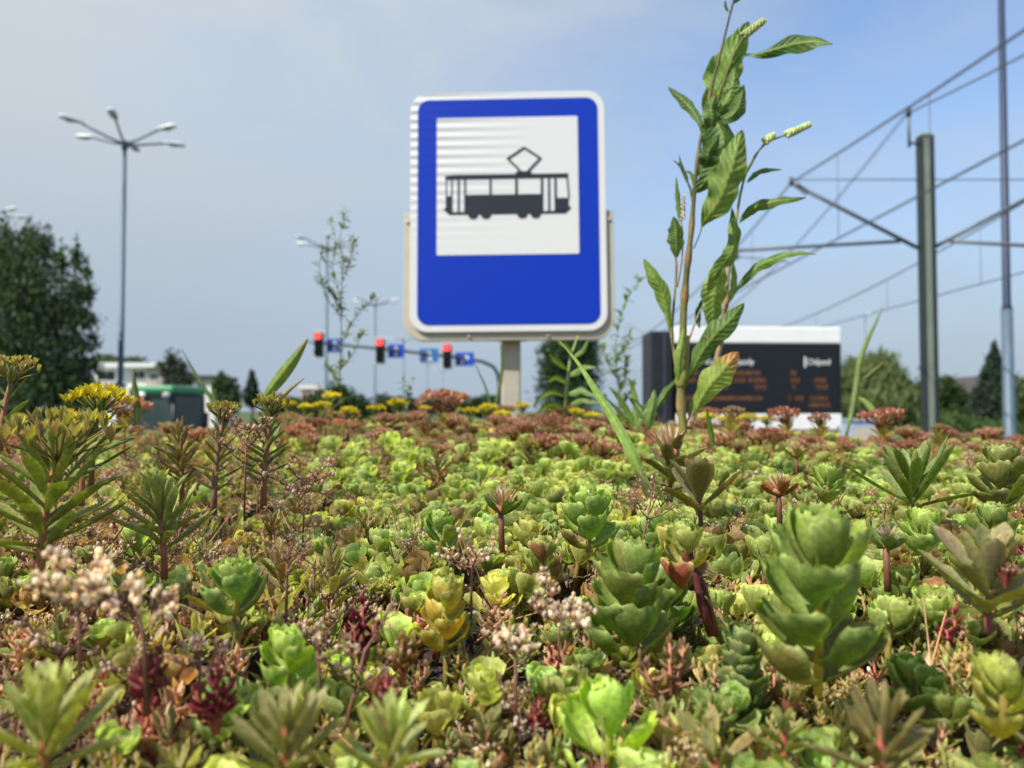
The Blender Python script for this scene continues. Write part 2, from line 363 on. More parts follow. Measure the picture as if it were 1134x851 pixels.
def add_head(he,kind,pos,rad,lod=0):
    pos=np.array(pos)
    if kind in('yellow','bud','pink','red','rust'):
        nfl={'yellow':26,'bud':20,'pink':26,'red':26,'rust':24}[kind]
        for k in range(nfl):
            r=rad*math.sqrt((k+.3)/nfl); a=k*2.4
            q=pos+np.array((r*math.cos(a),r*math.sin(a),rad*.26*(1-(r/rad)**2)+U_(0,.3)*rad+.003))
            he.tube([pos-np.array((0,0,.004)),(pos+q)/2+np.array((0,0,-.001)),q],[.0009,.0007,.0006],3,{'yellow':(.2,.24,.06),'bud':(.25,.2,.06)}.get(kind,(.3,.1,.07)),cap=False)
            m_=5 if lod<2 else 4
            for j in range(m_):
                base={'yellow':mixc(YEL,(.6,.6,.05),random.random()*.4),'bud':mixc((.45,.42,.08),PINKB,random.random()*.7),'pink':mixc((.58,.36,.28),(.52,.2,.2),random.random()),'red':mixc((.44,.12,.13),(.50,.28,.22),random.random()),'rust':mixc((.36,.19,.13),(.44,.32,.2),random.random())}[kind]
                el={'yellow':R(48),'bud':R(62),'pink':R(50),'red':R(48),'rust':R(52)}[kind]+U_(-.2,.3)
                P,F,K=leaf(rad*.40,rad*.15,p_lance,4,3,.5,.2,0,mixc(base,(.2,.22,.05),.25),base)
                he.add(put(P,j*2*math.pi/m_+k,el,q),F,K)
    elif kind=='dry':     # spent bristly head
        for k in range(46):
            a=k*2.4; e=R(88)-R(48)*math.sqrt(k/46)+U_(-.1,.1)
            base=mixc(CREAM,(.45,.25,.15),random.random()*.8)
            P,F,K=leaf(rad*U_(.75,1.1),rad*.1,p_lance,5,3,.5,.1,0,mixc(base,(.4,.16,.08),.6),base)
            he.add(put(P,a,e,pos+np.array((U_(-1,1)*rad*.15,U_(-1,1)*rad*.15,0))),F,K)
        for k in range(7):
            he.ball(pos+np.array((math.cos(k)*rad*.2,math.sin(k)*rad*.2,-rad*.06)),rad*.17,jit((.42,.2,.1)),6,4)
    elif kind=='purple':
        for k in range(34):
            a=k*2.4; e=R(85)-R(52)*math.sqrt(k/34)
            base=mixc((.3,.1,.16),(.7,.66,.5),random.random())
            P,F,K=leaf(rad*U_(.7,1.05),rad*.1,p_lance,5,3,.5,.1,0,(.3,.33,.14),base)
            he.add(put(P,a,e,pos),F,K)
def album(H=.03,col=G_YEL,tip=None,n=34,lod=0,br=3):
    """white stonecrop: little bean leaves round short branching stems"""
    fo=MB(); st=MB()
    nu,nv=((6,5),(4,3),(4,3))[lod]
    for b_ in range(br):
        a0=b_*2.1+U_(0,1); ln=.0 if b_==0 else U_(.25,.6)
        hh=H*(1 if b_==0 else U_(.65,.95))
        top=np.array((math.cos(a0)*ln*hh,math.sin(a0)*ln*hh,hh))
        st.tube([(0,0,-.004),top*.5+np.array((0,0,-.002)),top],[.0014,.0011,.0008],4,mixc(col,RUST,.6))
        m_=n//br
        for k in range(m_):
            t=.25+.75*k/(m_-1); az=k*2.4+U_(-.2,.2); el=R(15)+R(60)*t**3
            c=jit(mixc(col,tip if tip is not None else col,U_(0,1)),.15)
            s_=U_(.8,1.15)*(1.05-.45*t**4)
            P,F,K=leaf(.0078*s_,.0030*s_,p_bean,nu,nv,-.25,.15,.0016,c*.9,c,None)
            fo.add(put(P,az,el,top*t),F,K)
    return fo,st
def beads(H=.06,n=40,spread=.02,lod=0,stemc=(.22,.1,.07),big=.0017,colr=BEAD):
    """dried flower spray: pale round seed capsules on hair-thin branching stalks"""
    fo=MB(); st=MB()
    x0=U_(-.1,.1)*H
    st.tube([(0,0,-.004),(x0*.3,0,H*.45),(x0,0,H*.75)],[.0009,.0008,.0006],4,stemc)
    nb=6
    for b_ in range(nb):
        a=b_*2*math.pi/nb+U_(-.3,.3); r=spread*U_(.6,1.1)
        j=np.array((x0,0,H*U_(.5,.75))); e=j+np.array((math.cos(a)*r,math.sin(a)*r,H*U_(.12,.3)))
        m=(j+e)/2+np.array((0,0,-.002))
        st.tube([j,m,e],[.0006,.0005,.0004],3,stemc,cap=False)
        for k in range(n//nb):
            t=U_(.35,1.08); q=j+(e-j)*t+np.array((U_(-1,1),U_(-1,1),U_(-.4,1)))*spread*.22
            st.tube([j+(e-j)*t*.92,q],[.0004,.0003],3,stemc,cap=False)
            c=jit(mixc(colr,(.45,.28,.22),random.random()**1.6*.8),.15)*1.1
            if random.random()<.4: fo.ball(q,big*U_(.45,.85),c,6,4,(U_(.8,1),1,U_(1.1,1.5)))
            else:
                e_=U_(.5,1.2); a1=U_(0,6)
                for j_ in range(5):
                    PP,FF,KK=leaf(big*U_(1.2,1.9),big*.8,p_lance,3,3,.7,.4,0,mixc(c,(.4,.2,.12),.5),c*1.08)
                    fo.add(put(PP,a1+j_*1.257,e_+U_(-.3,.3),q),FF,KK)
    return fo,st
# ------------------------------------------------------------------ the bed surface
def ss(t): t=np.clip(t,0,1); return t*t*(3-2*t)
def S(x,y):
    z=np.interp(y,[.1,.3,.6,1.2,1.8,2.1],[-.160,-.145,-.108,-.066,-.040,-.038])
    z=z-.05*ss((x-.15)/.9)*ss(y/1.6)-.035*ss((-x-.25)/.8)*ss(y/1.6)
    z=z+.008*np.sin(x*13+1)*np.sin(y*11)+.006*np.sin(x*29+y*17)+.003*np.sin(x*61-y*47)
    return EYE+z
def proj(x,y,z):
    d=y*CPI+(z-EYE)*SPI; v=-y*SPI+(z-EYE)*CPI
    return 567+F_PX*x/d, 425.5-F_PX*v/d
# ================================================================== SETTING
g=flat()
g.add([(-900,-300,0),(900,-300,0),(900,2200,0),(-900,2200,0)],np.array([(0,1,2,3)]))
tag(g.build('ground',M['grass_ground']),kind='structure')
def sheet(name,x0,x1,y0,y1,z,m,kind='structure'):
    b=flat(); b.add([(x0,y0,z),(x1,y0,z),(x1,y1,z),(x0,y1,z)],np.array([(0,1,2,3)]))
    return tag(b.build(name,m),kind=kind)
sheet('road',-12.6,-3.6,-120,900,.004,M['asphalt'])
sheet('cross_road',-200,200,39,47,.008,M['asphalt'])
for i in range(46):
    sheet('lane_marking',-8.16,-8.04,-60+i*6,-57+i*6,.012 if not 38<(-60+i*6)<47 else .014,M['white_line'])
sheet('stop_line',-12.4,-3.8,36.2,36.7,.012,M['white_line'])
b=flat(); b.box(-3.55,-3.35,-120,38,.0,.13); tag(b.build('kerb',M['conc']),kind='structure')
b=flat(); b.box(-12.8,-12.62,-120,38,.0,.13); tag(b.build('kerb',M['conc']),kind='structure')
b=flat(); b.box(-3.2,3.9,-12,24,.0,.22); tag(b.build('platform',M['pave'],bevel=.01),kind='structure')
sheet('track_bed',4.0,12.3,-120,900,.006,M['ballast'])
for xc in (5.45,10.8):
    for sx_ in (-.7175,.7175):
        b=flat(); b.box(xc+sx_-.035,xc+sx_+.035,-120,900,.0,.14); tag(b.build('rail',M['rail']),kind='structure')
# ------------------------------------------------------------------ the planted shelter roof
sh=thing('tram_shelter','tram shelter whose flat roof carries the bed of stonecrops','shelter',(0,.7,0))
b=flat(); b.box(-2.7,2.7,-.75,2.12,2.10,2.19); b.build('roof_tray',M['shelter_metal'],sh,bevel=.006)
b=flat(); b.box(-2.74,2.74,2.122,2.15,2.08,2.335); b.box(-2.74,2.74,-.78,-.752,2.08,2.25)
b.box(-2.74,-2.703,-.751,2.121,2.08,2.25); b.box(2.703,2.74,-.751,2.121,2.08,2.25); b.build('roof_edge',M['shelter_metal'],sh,bevel=.003)
for x_ in (-2.5,-.85,.85,2.5):
    b=MB(); b.tube([(x_,1.9,.22),(x_,1.9,2.10)],.04,12); b.build('post',M['shelter_metal'],sh)
for x0 in (-2.4,-.75,.95):
    b=flat(); b.box(x0,x0+1.45,1.895,1.905,.4,2.0); b.build('glass_panel',M['glass'],sh)
b=flat(); b.box(-1.6,1.6,1.35,1.7,.65,.69); b.box(-1.4,-1.34,1.4,1.65,.22,.65); b.box(1.34,1.4,1.4,1.65,.22,.65); b.build('bench',M['conc'],sh,bevel=.005)
xs=np.linspace(-2.7,2.7,109); ys=np.linspace(-.75,2.12,58); X,Y=np.meshgrid(xs,ys,indexing='ij')
Z=np.maximum(S(X,Y)-.052+rng.normal(0,.0035,X.shape),2.2)
i,j=np.meshgrid(np.arange(108),np.arange(57),indexing='ij'); a=(i*58+j).ravel()
b=MB(); b.add(np.stack([X,Y,Z],-1).reshape(-1,3),np.stack([a,a+58,a+59,a+1],1)); tag(b.build('soil',M['soil']),kind='structure')
# ------------------------------------------------------------------ tram stop sign
Y0=2.335
def rrect(x0,x1,z0,z1,r,n=8):
    out=[]
    for cx,cz,a0 in ((x1-r,z1-r,0),(x0+r,z1-r,90),(x0+r,z0+r,180),(x1-r,z0+r,270)):
        for k in range(n+1):
            a=R(a0+90*k/n); out.append((cx+r*math.cos(a),cz+r*math.sin(a)))
    return out[::-1]
p0=at(566,445,Y0+.02)
sg=thing('tram_stop_sign','blue tram stop sign with a black tram on a white square, on a beige post','sign',(p0[0],Y0+.03,.0))
c0=at(562.5,233.5,Y0)
lean=bpy.data.objects.new('sign_face',None)
# faces are built flat in local x-z and tilted together a little
tilt=Matrix.Translation(Vector((c0[0],Y0,c0[2])))@Matrix.Rotation(R(-1.6),4,'Z')@Matrix.Rotation(R(-2.6),4,'X')@Matrix.Rotation(R(-.4),4,'Y')
bpy.data.objects.remove(lean)
def sgn(mb,name,m,parent=None,bevel=0):
    o=mb.build(name,m,None,bevel=bevel)
    if parent is None:
        o.parent=sg; o.matrix_local=Matrix.Translation(-Vector(sg.location))@tilt
    else: o.parent=parent
    return o
b=flat(); b.poly(rrect(-.3,.3,-.375,.375,.055),-.003,.006); plate=sgn(b,'sign_plate',M['film_white'],bevel=.0015)
b=flat(); b.poly(rrect(-.278,.278,-.353,.353,.036),-.0045,-.0031); blue=sgn(b,'blue_field',M['film_blue'],plate)
b=flat(); b.poly(rrect(-.2185,.2165,-.1385,.2935,.004,2),-.006,-.0046); wf=sgn(b,'white_square',M['film_white'],plate)
# tram pictogram, in crop units -> metres
q=lambda cx,cy: ((470+cx/5.674-455)/221*.6-.3, (374-(150+cy/5.674))/274*.75-.375)
b=flat(); lay=[0]
def P_(pts,): 
    pts=[q(*p) for p in pts]
    ar=sum(pts[i][0]*pts[(i+1)%len(pts)][1]-pts[(i+1)%len(pts)][0]*pts[i][1] for i in range(len(pts)))
    if ar>0: pts=pts[::-1]
    lay[0]+=1; b.poly(pts,-.0068-.00006*lay[0],-.0061)
def Rc(x0,x1,y0,y1): P_([(x0,y0),(x1,y0),(x1,y1),(x0,y1)])
P_([(140,266),(200,260),(930,260),(930,290),(140,293)])
Rc(270,760,392,512)
P_([(148,503),(925,503),(912,521),(165,521)])
P_([(128,484),(150,470),(160,504),(150,506)]); P_([(948,484),(926,470),(918,504),(928,506)])
Rc(143,150,293,480); Rc(146,178,398,504); Rc(178,186,293,503); Rc(220,232,293,503); Rc(262,273,293,503)
Rc(424,437,293,394); Rc(589,605,293,394); Rc(753,768,293,503); Rc(799,812,293,503); Rc(840,854,293,503); Rc(850,930,420,504)
P_([(918,290),(927,290),(937,420),(928,421)])
for cx in (318,400,633,718): P_([(cx+34*math.cos(a),517+31*math.sin(a)) for a in np.linspace(0,math.pi,9)])
P_([(600,243),(690,243),(700,264),(590,264)])
def ln(x0,y0,x1,y1,t=6):
    dx,dy=x1-x0,y1-y0; l=math.hypot(dx,dy); nx,ny=-dy/l*t,dx/l*t
    P_([(x0+nx,y0+ny),(x1+nx,y1+ny),(x1-nx,y1-ny),(x0-nx,y0-ny)])
ln(648,88,538,162); ln(648,88,757,162); ln(540,156,625,243); ln(755,156,672,243)
sgn(b,'tram_pictogram',M['film_black'],plate)
# bent frame behind the plate: U of flat bar
def upath(off): # outline points of the U, going down the left side, round the bottom and up the right side
    x=.318+off; zb=-.395-off; r=.06+off; top=.0
    pts=[(-x,top)]
    for k in range(9): a=R(180+90*k/8); pts.append((-x+r+r*math.cos(a),zb+r+r*math.sin(a)))
    for k in range(9): a=R(270+90*k/8); pts.append((x-r+r*math.cos(a),zb+r+r*math.sin(a)))
    pts.append((x,top)); return pts
oo=upath(.004); ii=upath(-.036)
b=flat(); m_=len(oo)
V=[(x,.008,z) for x,z in oo]+[(x,.008,z) for x,z in ii]+[(x,.034,z) for x,z in oo]+[(x,.034,z) for x,z in ii]
k=np.arange(m_-1)
b.add(V,[np.stack([k,k+1,k+1+m_,k+m_],1),np.stack([k+2*m_,k+3*m_,k+1+3*m_,k+1+2*m_],1),np.stack([k,k+2*m_,k+1+2*m_,k+1],1),np.stack([k+m_,k+1+m_,k+1+3*m_,k+3*m_],1),
         np.array([(0,m_,3*m_,2*m_),(m_-1,3*m_-1,4*m_-1,2*m_-1)])])
fr=sgn(b,'frame',M['alu'],bevel=.002)
for x_,z_ in ((-.31,-.03),(.31,-.03),(-.12,-.388),(.12,-.388)):
    b=MB(); b.ball((x_,.006,z_),.006,nu=8,nv=4,sc_=(1,.6,1)); sgn(b,'bolt',M['alu'])
b=flat(); b.box(p0[0]-.030,p0[0]+.030,Y0+.036,Y0+.096,.0,c0[2]-.1); b.build('post',M['alu'],sg,bevel=.006)
b=flat(); b.box(p0[0]-.05,p0[0]+.05,Y0+.016,Y0+.035,c0[2]-.40,c0[2]-.33); b.build('clamp',M['alu'],sg,bevel=.002)
# ------------------------------------------------------------------ information board
M['side_strip']=mat('side_strip',srgb(52,58,72),.4)
def board():
    Yc=6.6; pl=at(749,420,Yc); pr=at(932,420,Yc+.07); yaw=math.atan2(pr[1]-pl[1],pr[0]-pl[0])
    W=math.hypot(pr[0]-pl[0],pr[1]-pl[1]); 
    z=lambda py: at(840,py,Yc+.035)[2]
    t=thing('information_board','black electronic departure board with a white header, behind the tall weed','information board',(pl[0],pl[1],.22))
    t.rotation_euler=(0,0,yaw); z0=.22
    zt,zh,zb,zs=z(362)-z0,z(380.5)-z0,z(458.5)-z0,z(476)-z0
    def o(mb,name,m,par=t,bevel=0): return mb.build(name,m,par,world=False,bevel=bevel)
    D=.32
    b=flat(); b.box(0,W,.03,D,zs+.01,zt-.03); body=o(b,'casing',M['dark_box'],bevel=.015)
    b=flat(); 
    for k in range(2): b.box(-.012,-.001,.1+k*.1,.13+k*.1,zs+.03,zt-.06)
    o(b,'side_rib',M['black'],body)
    b=flat(); b.box(-.004,W+.004,.0,.07,zh,zt); o(b,'header',M['white_paint'],bevel=.012)
    b=flat(); b.box(.003,W-.003,.0,.07,zs,zb); o(b,'lower_panel',M['white_paint'],bevel=.006)
    b=flat(); b.box(.002,W-.002,.008,.07,zb+.001,zh-.001); scn=o(b,'screen',M['screen'])
    b=flat(); b.box(W-.03,W-.001,.003,.0075,zb+.004,zh-.004); o(b,'screen_edge',M['dark_box'],scn)
    mx=lambda px: (px-749)/183*W
    xs_=mx(723)
    b=flat(); b.box(xs_,-.014,.06,.42,zs+.02,z(366.5)-z0); wg=o(b,'side_cabinet',M['black'],bevel=.012)
    b=flat(); b.box(xs_+(-xs_)*.52,xs_+(-xs_)*.64,.052,.0595,zs+.03,z(367.5)-z0); o(b,'corner_strip',M['side_strip'],wg)
    # headings
    def txt(s,x,zc,size):
        cu=bpy.data.curves.new('heading','FONT'); cu.body=s; cu.size=size; cu.extrude=.001; cu.align_x='LEFT'; cu.align_y='CENTER'
        tmp=bpy.data.objects.new('tmp',cu); C.objects.link(tmp); bpy.context.view_layer.update()
        me=bpy.data.meshes.new_from_object(tmp.evaluated_get(bpy.context.evaluated_depsgraph_get())); bpy.data.objects.remove(tmp); me.materials.clear(); me.materials.append(M['white_paint'])
        ob=bpy.data.objects.new('heading_text',me); C.objects.link(ob); ob.parent=t; ob.location=(x,.006,zc); ob.rotation_euler=(R(90),0,0)
        ob['label']='white heading text reading '+s
        return ob
    txt('Kierunek jazdy',mx(781),z(401)-z0,.072); txt('Odjazd',mx(894),z(401)-z0,.072)
    b=flat(); b.box(mx(891),mx(892.6),.003,.0075,z(407)-z0,z(395)-z0); o(b,'heading_bar',M['white_paint'],scn)
    # rows of dot-matrix characters (too far off to read)
    rr=random.Random(5); dot=.0052
    rows=[(413,[(758,775),(803,849),(876,886)]),(421,[(758,772),(812,849),(876,886),(902,919)]),(428.5,[(800,806),(836,849),(878,882),(904,919)]),
          (441,[(758,772),(790,846),(873,891),(897,919)]),(448.5,[(896,919)])]
    for py,segs in rows:
        b=flat()
        for x0,x1 in segs:
            x=x0
            while x<x1-2:
                if rr.random()<.14: x+=3.4; continue
                cols=[rr.choice([0b1111111,0b1001001,0b0001001,0b1000001,0b0111110,0b1100011]) for _ in range(4)]; cols[0]=0b1111111
                for ci,cb in enumerate(cols):
                    for ri in range(7):
                        if cb>>ri&1:
                            cx=mx(x)+ci*dot; cz=z(py)-z0-.018+ri*dot
                            b.add([(cx,.0055,cz),(cx+dot*.62,.0055,cz),(cx+dot*.62,.0055,cz+dot*.62),(cx,.0055,cz+dot*.62)],np.array([(0,1,2,3)]))
                x+=3.4
        o(b,'led_row',M['amber'],scn)
    for x_ in (.25*W,.75*W):
        b=flat(); b.box(x_-.05,x_+.05,.2,.3,0,zs+.02); o(b,'post',M['alu'],t,.004)
    b=flat(); b.box(.2*W,.8*W,.12,.4,.001,.03); o(b,'base_plate',M['alu'],t,.004)
board()
# ------------------------------------------------------------------ street lamps
def lamp(label,px,Y,top_py,rad=1.72,angs=tuple(15+60*k for k in range(6)),wd=.11,m='lamp_pole',lean_=0,group=None):
    X=at(px,450,Y)[0]; zt=at(px,top_py,Y)[2]
    t=thing('street_lamp',label,'street lamp',(X,Y,0),group)
    b=MB(); b.tube([(X,Y,0),(X,Y,.01),(X,Y,1.2),(X,Y,1.25),(X,Y,zt)],[wd*1.25,wd*1.25,wd*1.2,wd,wd*.62],14); b.build('pole',M[m],t)
    b=MB(); b.tube([(X,Y,zt-.18),(X,Y,zt+.12)],wd*.95,12); b.build('collar',M[m],t)
    for a in angs:
        d=np.array((math.cos(R(a)),-math.sin(R(a)),0)); o_=np.array((X,Y,zt))
        b=MB(); b.tube([o_,o_+d*rad*.3+np.array((0,0,.1)),o_+d*(rad-.35)+np.array((0,0,.36))],[.045,.04,.035],8); b.build('arm',M[m],t)
        b=MB(); n_=np.array((-d[1],d[0],0)); c=o_+d*rad+np.array((0,0,.41))
        us=np.linspace(-1,1,9); 
        V=[];nu=12
        for u in us:
            s_=(1-abs(u)**3)**.5*(.8+.2*u) if abs(u)<1 else .12
            for kk in range(nu):
                th=2*math.pi*kk/nu; zz=math.sin(th)*(.14 if math.sin(th)>0 else .05)*s_
                V.append(c+d*u*.43+n_*math.cos(th)*.17*s_+np.array((0,0,zz+u*.03)))
        i=np.arange(nu); j=(i+1)%nu
        b.add(V,[np.stack([k*nu+i,k*nu+j,(k+1)*nu+j,(k+1)*nu+i],1) for k in range(8)]); hd=b.build('lamp_head',M['lamp_head'],t)
        b=MB(); b.ball(c+np.array((0,0,-.035)),.12,nu=10,nv=6,sc_=(1.6 if abs(d[0])>.7 else 1.1,1.1,.35)); b.build('lens',M['lamp_glass'],hd)
    return t
lamp('tall six-armed street lamp rising in front of the white house',133,27,160)
lamp('street lamp with its pole hidden by the big dark tree, only head tips showing',-22,41,243)
lamp('street lamp behind the leftmost traffic light and the tall wispy weed',361,47,276)
lamp('street lamp just behind the second traffic light, shorter than the one left of it',415,71,338,rad=1.9)
lamp('small distant street lamp behind the second lane sign from the left',447,107,378,angs=(0,90,180,270),group=None)
lamp('distant street lamp seen under the pale blue lane sign',473.5,158,404,angs=(0,180))
lamp('distant street lamp seen under the rightmost traffic light',490.5,190,412,angs=(0,180))
lamp('thin distant street lamp beyond the grass stalk right of the departure board',959.5,84,352,rad=.55,angs=(10,),wd=.07)
# bare lamp pole at the right edge
X=at(1117.5,450,20)[0]
t=thing('lamp_pole','tall blue-grey steel pole at the right edge, running out of the top of the picture','pole',(X,20,0))
b=MB(); b.tube([(X,20,0),(X,20,.02),(X,20,5.12)],[.15,.142,.138],16); b.build('lower_pole',M['lamp_pole'],t)
b=MB(); b.tube([(X,20,5.1),(X,20,5.22),(X+.05,20,16)],[.142,.098,.075],14); b.build('upper_pole',M['lamp_pole_dark'],t)
b=MB(); b.tube([(X+.05,20,15.9),(X+.05,19.2,16.5),(X+.05,18.4,16.6)],.05,8); b.build('arm',M['lamp_pole'],t)
b=MB(); b.ball((X+.05,18.1,16.62),.2,sc_=(.8,2,.5)); b.build('lamp_head',M['lamp_head'],t)
# ------------------------------------------------------------------ traffic signals
mast=thing('signal_mast','grey mast whose long arm carries the traffic lights and lane signs over the road','mast',(*at(553,450,37)[:2],0))
xm=at(553,450,37)[0]
armpx=[(340,378.5,32.6),(370,381.5,33),(400,384.5,33.6),(438,388,34.2),(475,392.5,34.9),(515,397,35.8),(535,401,36.4),(546,406,36.8),(551,414,37),(553,424,37)]
arm=[at(*p) for p in armpx]
b=MB(); b.tube(arm,np.linspace(.05,.095,len(arm)),10); b.build('arm',M['cat_tube'],mast)
b=MB(); b.tube([(xm,37,0),(xm,37,arm[-1][2]+.02)],[.13,.1],14); b.build('pole',M['cat_tube'],mast)
def tlight(label,px,py,Y,h):
    c=at(px,py,Y); s_=h/850*Y/1.0; W=.36*s_/1.05; H=s_
    t=thing('traffic_light',label,'traffic light',(c[0],Y,c[2]-H/2))
    b=flat(); b.box(c[0]-W/2,c[0]+W/2,Y-.12,Y+.12,c[2]-H/2,c[2]+H/2); hs=b.build('housing',M['black'],t,bevel=.03)
    b=flat(); b.box(c[0]-W/2-.05,c[0]+W/2+.05,Y+.04,Y+.055,c[2]-H/2-.05,c[2]+H/2+.05); b.build('backplate',M['white_paint'],t,bevel=.01)
    for k in range(3):
        cz=c[2]+H*(.33-.33*k)*.98
        b=MB(); b.ball((c[0],Y-.125,cz),W*.36,nu=16,nv=10,sc_=(1,.25,1)); 
        l=b.build('lens',M['red_lamp'] if k==0 else M['dark_lens'],t)
        if k==0: l['label']='lit red signal lens'
        b=MB(); th=np.linspace(R(-20),R(200),13); r=W*.42
        V=[(c[0]+r*math.cos(a),y_,cz+r*math.sin(a)) for y_ in (Y-.11,Y-.28) for a in th]; i=np.arange(12)
        b.add(V,np.stack([i,i+1,i+14,i+13],1)); b.build('visor',M['black'],t)
tlight('lit red traffic light at the left end of the mast arm',353,381.5,32.8,27)
tlight('lit red traffic light between the first and second blue lane signs from the left',421,388.5,34,27)
tlight('lit red traffic light next to the blue right-turn sign',495,394.5,35.4,27)
def lane(label,px,py,Y,w,h,kind,m):
    c=at(px,py,Y-.14); k=Y/850; W=w*k/2; H=h*k/2; y=Y-.14
    t=thing('lane_sign',label,'sign',(c[0],y,c[2]-H))
    b=flat(); b.poly([(c[0]-W,c[2]-H),(c[0]-W,c[2]+H),(c[0]+W,c[2]+H),(c[0]+W,c[2]-H)],y,y+.02); b.build('panel',M[m],t,bevel=.004)
    b=flat(); X_=c[0]; Zc=c[2]
    sh_={'up':[(-.05,-.24),(-.05,.02),(-.13,.02),(0,.24),(.13,.02),(.05,.02),(.05,-.24)],
        'bar':[(-.05,-.05),(-.05,.06),(-.12,.06),(0,.24),(.12,.06),(.05,.06),(.05,-.05)],
        'right':[(-.16,-.24),(-.16,.10),(-.12,.13),(.06,.13),(.06,.22),(.24,.07),(.06,-.06),(.06,.04),(-.05,.04),(-.05,-.24)]}[kind]
    b.poly([(X_+p[0],Zc+p[1]) for p in sh_],y-.008,y-.002)
    if kind=='bar': b.poly([(X_-.15,Zc-.22),(X_-.15,Zc-.10),(X_+.15,Zc-.10),(X_+.15,Zc-.22)],y-.008,y-.002)
    b.build('arrow',M['white_paint'],t)
lane('blue straight-ahead arrow sign right beside the leftmost traffic light',370.5,383,33.2,18,15,'up','sig_blue')
lane('blue straight-ahead arrow sign right beside the second traffic light',438.5,389,34.4,18,15,'up','sig_blue')
lane('paler blue lane sign with a short white arrow, left of the rightmost traffic light',475,394,35,21,15,'bar','sig_blue_pale')
lane('blue right-turn arrow sign at the right end of the row of lane signs',514.5,398,35.9,21,15,'right','sig_blue')
# ------------------------------------------------------------------ catenary
PX,PY=at(1028,450,15)[0],15.0
cp_=thing('catenary_pole','grey-green steel overhead line pole with brackets to both sides, right of the departure board','pole',(PX,PY,0))
zt=at(1028,152,15)[2]
b=flat(); ya=R(16); ab=(PX,PY)
b.box(PX-.07,PX+.055,PY-.13,PY-.02,0,zt-.002)
b.build('column',M['cat_pole'],cp_)
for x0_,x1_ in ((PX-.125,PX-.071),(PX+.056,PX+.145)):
    b=flat(); b.box(x0_,x1_,PY-.14,PY+.06,0,zt); b.build('flange',M['cat_flange_shade'],cp_,bevel=.01)
b=MB(); b.ball((PX+.01,PY-.04,zt),.14,nu=14,nv=8,sc_=(1.02,.85,.5)); b.build('cap',M['cat_pole'],cp_)
b=flat(); b.box(PX-.35,PX+.35,PY-.35,PY+.35,0,.15); b.build('footing',M['conc'],cp_,bevel=.02)
Zm=EYE+4.5; Zl=at(1018,272,15)[2]; Zc_=5.36
FX=7.8
b=MB(); b.tube([(FX,PY-.1,at(0,165,15)[2]),(FX,PY-.1,at(0,126,15)[2])],.028,8); b.tube([(FX,PY-.1,at(0,160,15)[2]),(PX-.1,PY,at(0,160,15)[2])],.025,8); b.build('feeder_post',M['cat_tube'],cp_)
b=MB(); b.tube([(FX,PY-.1,at(0,131,15)[2]),(FX,PY-.1,at(0,122,15)[2])],.05,10); b.build('insulator',M['insul'],cp_)
for s_ in (-1,1):
    tipx=PX+s_*2.62; e=PX+s_*3.7
    b=MB(); b.tube([(PX+s_*.15,PY,Zl-.05),(tipx,PY,Zm)],.04,10); b.build('strut',M['cat_tube'],cp_)
    b=MB(); b.tube([(PX+s_*.5,PY,Zl+.08),(e,PY,Zl-.10)],.035,10); b.build('bracket_tube',M['cat_tube'],cp_)
    b=MB(); b.tube([(PX+s_*.1,PY,Zm+.06),(tipx,PY,Zm+.06)],.012,6); b.build('stay_wire',M['wire'],cp_)
    b=MB(); b.tube([(e,PY,Zl-.06),(e,PY,Zl-.28)],.03,8); b.tube([(e,PY,Zl-.22),(PX+s_*2.7,PY,Zc_+.02)],.014,6); b.build('steady_arm',M['cat_tube'],cp_)
    b=MB()
    for k in range(4): b.tube([(tipx-s_*.06*k-s_*.1,PY,Zm-.05*k-.04),(tipx-s_*.06*k-s_*.125,PY,Zm-.05*k-.055)],.062,10)
    b.tube([(tipx,PY,Zm-.06),(tipx,PY,Zm+.1)],.045,8)
    b.build('insulator',M['insul'],cp_)
Yn,Yf=-18.,51.
def sagz(y,z0,sb,sf):
    if y<=PY: u=(PY-y)/(PY-Yn); return z0-4*sb*u*(1-u)
    u=((y-PY)/36)%1; return z0-4*sf*u*(1-u)
ys_=np.concatenate([np.linspace(Yn,PY,14),np.linspace(PY,PY+36,24)[1:],np.linspace(PY+36,PY+144,50)[1:]])
def wire(label,x,z0,sb,sf,r=.009,double=.045,grp=None):
    pts=[(x,y,sagz(y,z0,sb,sf)) for y in ys_]
    b=MB(); b.tube([(p[0]-double/2,p[1],p[2]) for p in pts],r,5)
    if double: b.tube([(p[0]+double/2,p[1],p[2]) for p in pts],r,5)
    return tag(b.build('overhead_wire',M['wire']),label,'wire',grp)
wire('upper carrying wire over the left track, highest of the sloping wires left of the pole',PX-2.62,Zm,.62,1.35)
wire('straight contact wire over the left track, crossing in front of the overhead line pole',PX-2.62,Zc_,0,0,.008)
wire('feeder wire held on the little post at the top of the overhead line pole',FX,at(0,127,15)[2],1.2,2.4,.008)
wire('upper carrying wire over the right track, right of the overhead line pole',PX+2.62,Zm,.62,1.2)
wire('straight contact wire over the right track, lowest wire at the right edge',PX+2.62,Zc_,0,0,.008)
for xx,s_f in ((PX-2.62,1.35),(PX+2.62,1.2)):
    for y in (12.86,17.5,16.9+5,27,10.0):
        za=sagz(y,Zm,.62,s_f); b=MB(); b.tube([(xx,y,Zc_),(xx,y,za)],.006,5)
        side='left' if xx<PX else 'right'
        tag(b.build('dropper',M['wire']),'thin vertical dropper between the carrying and contact wires of the '+side+' track','wire','droppers of the '+side+' track')
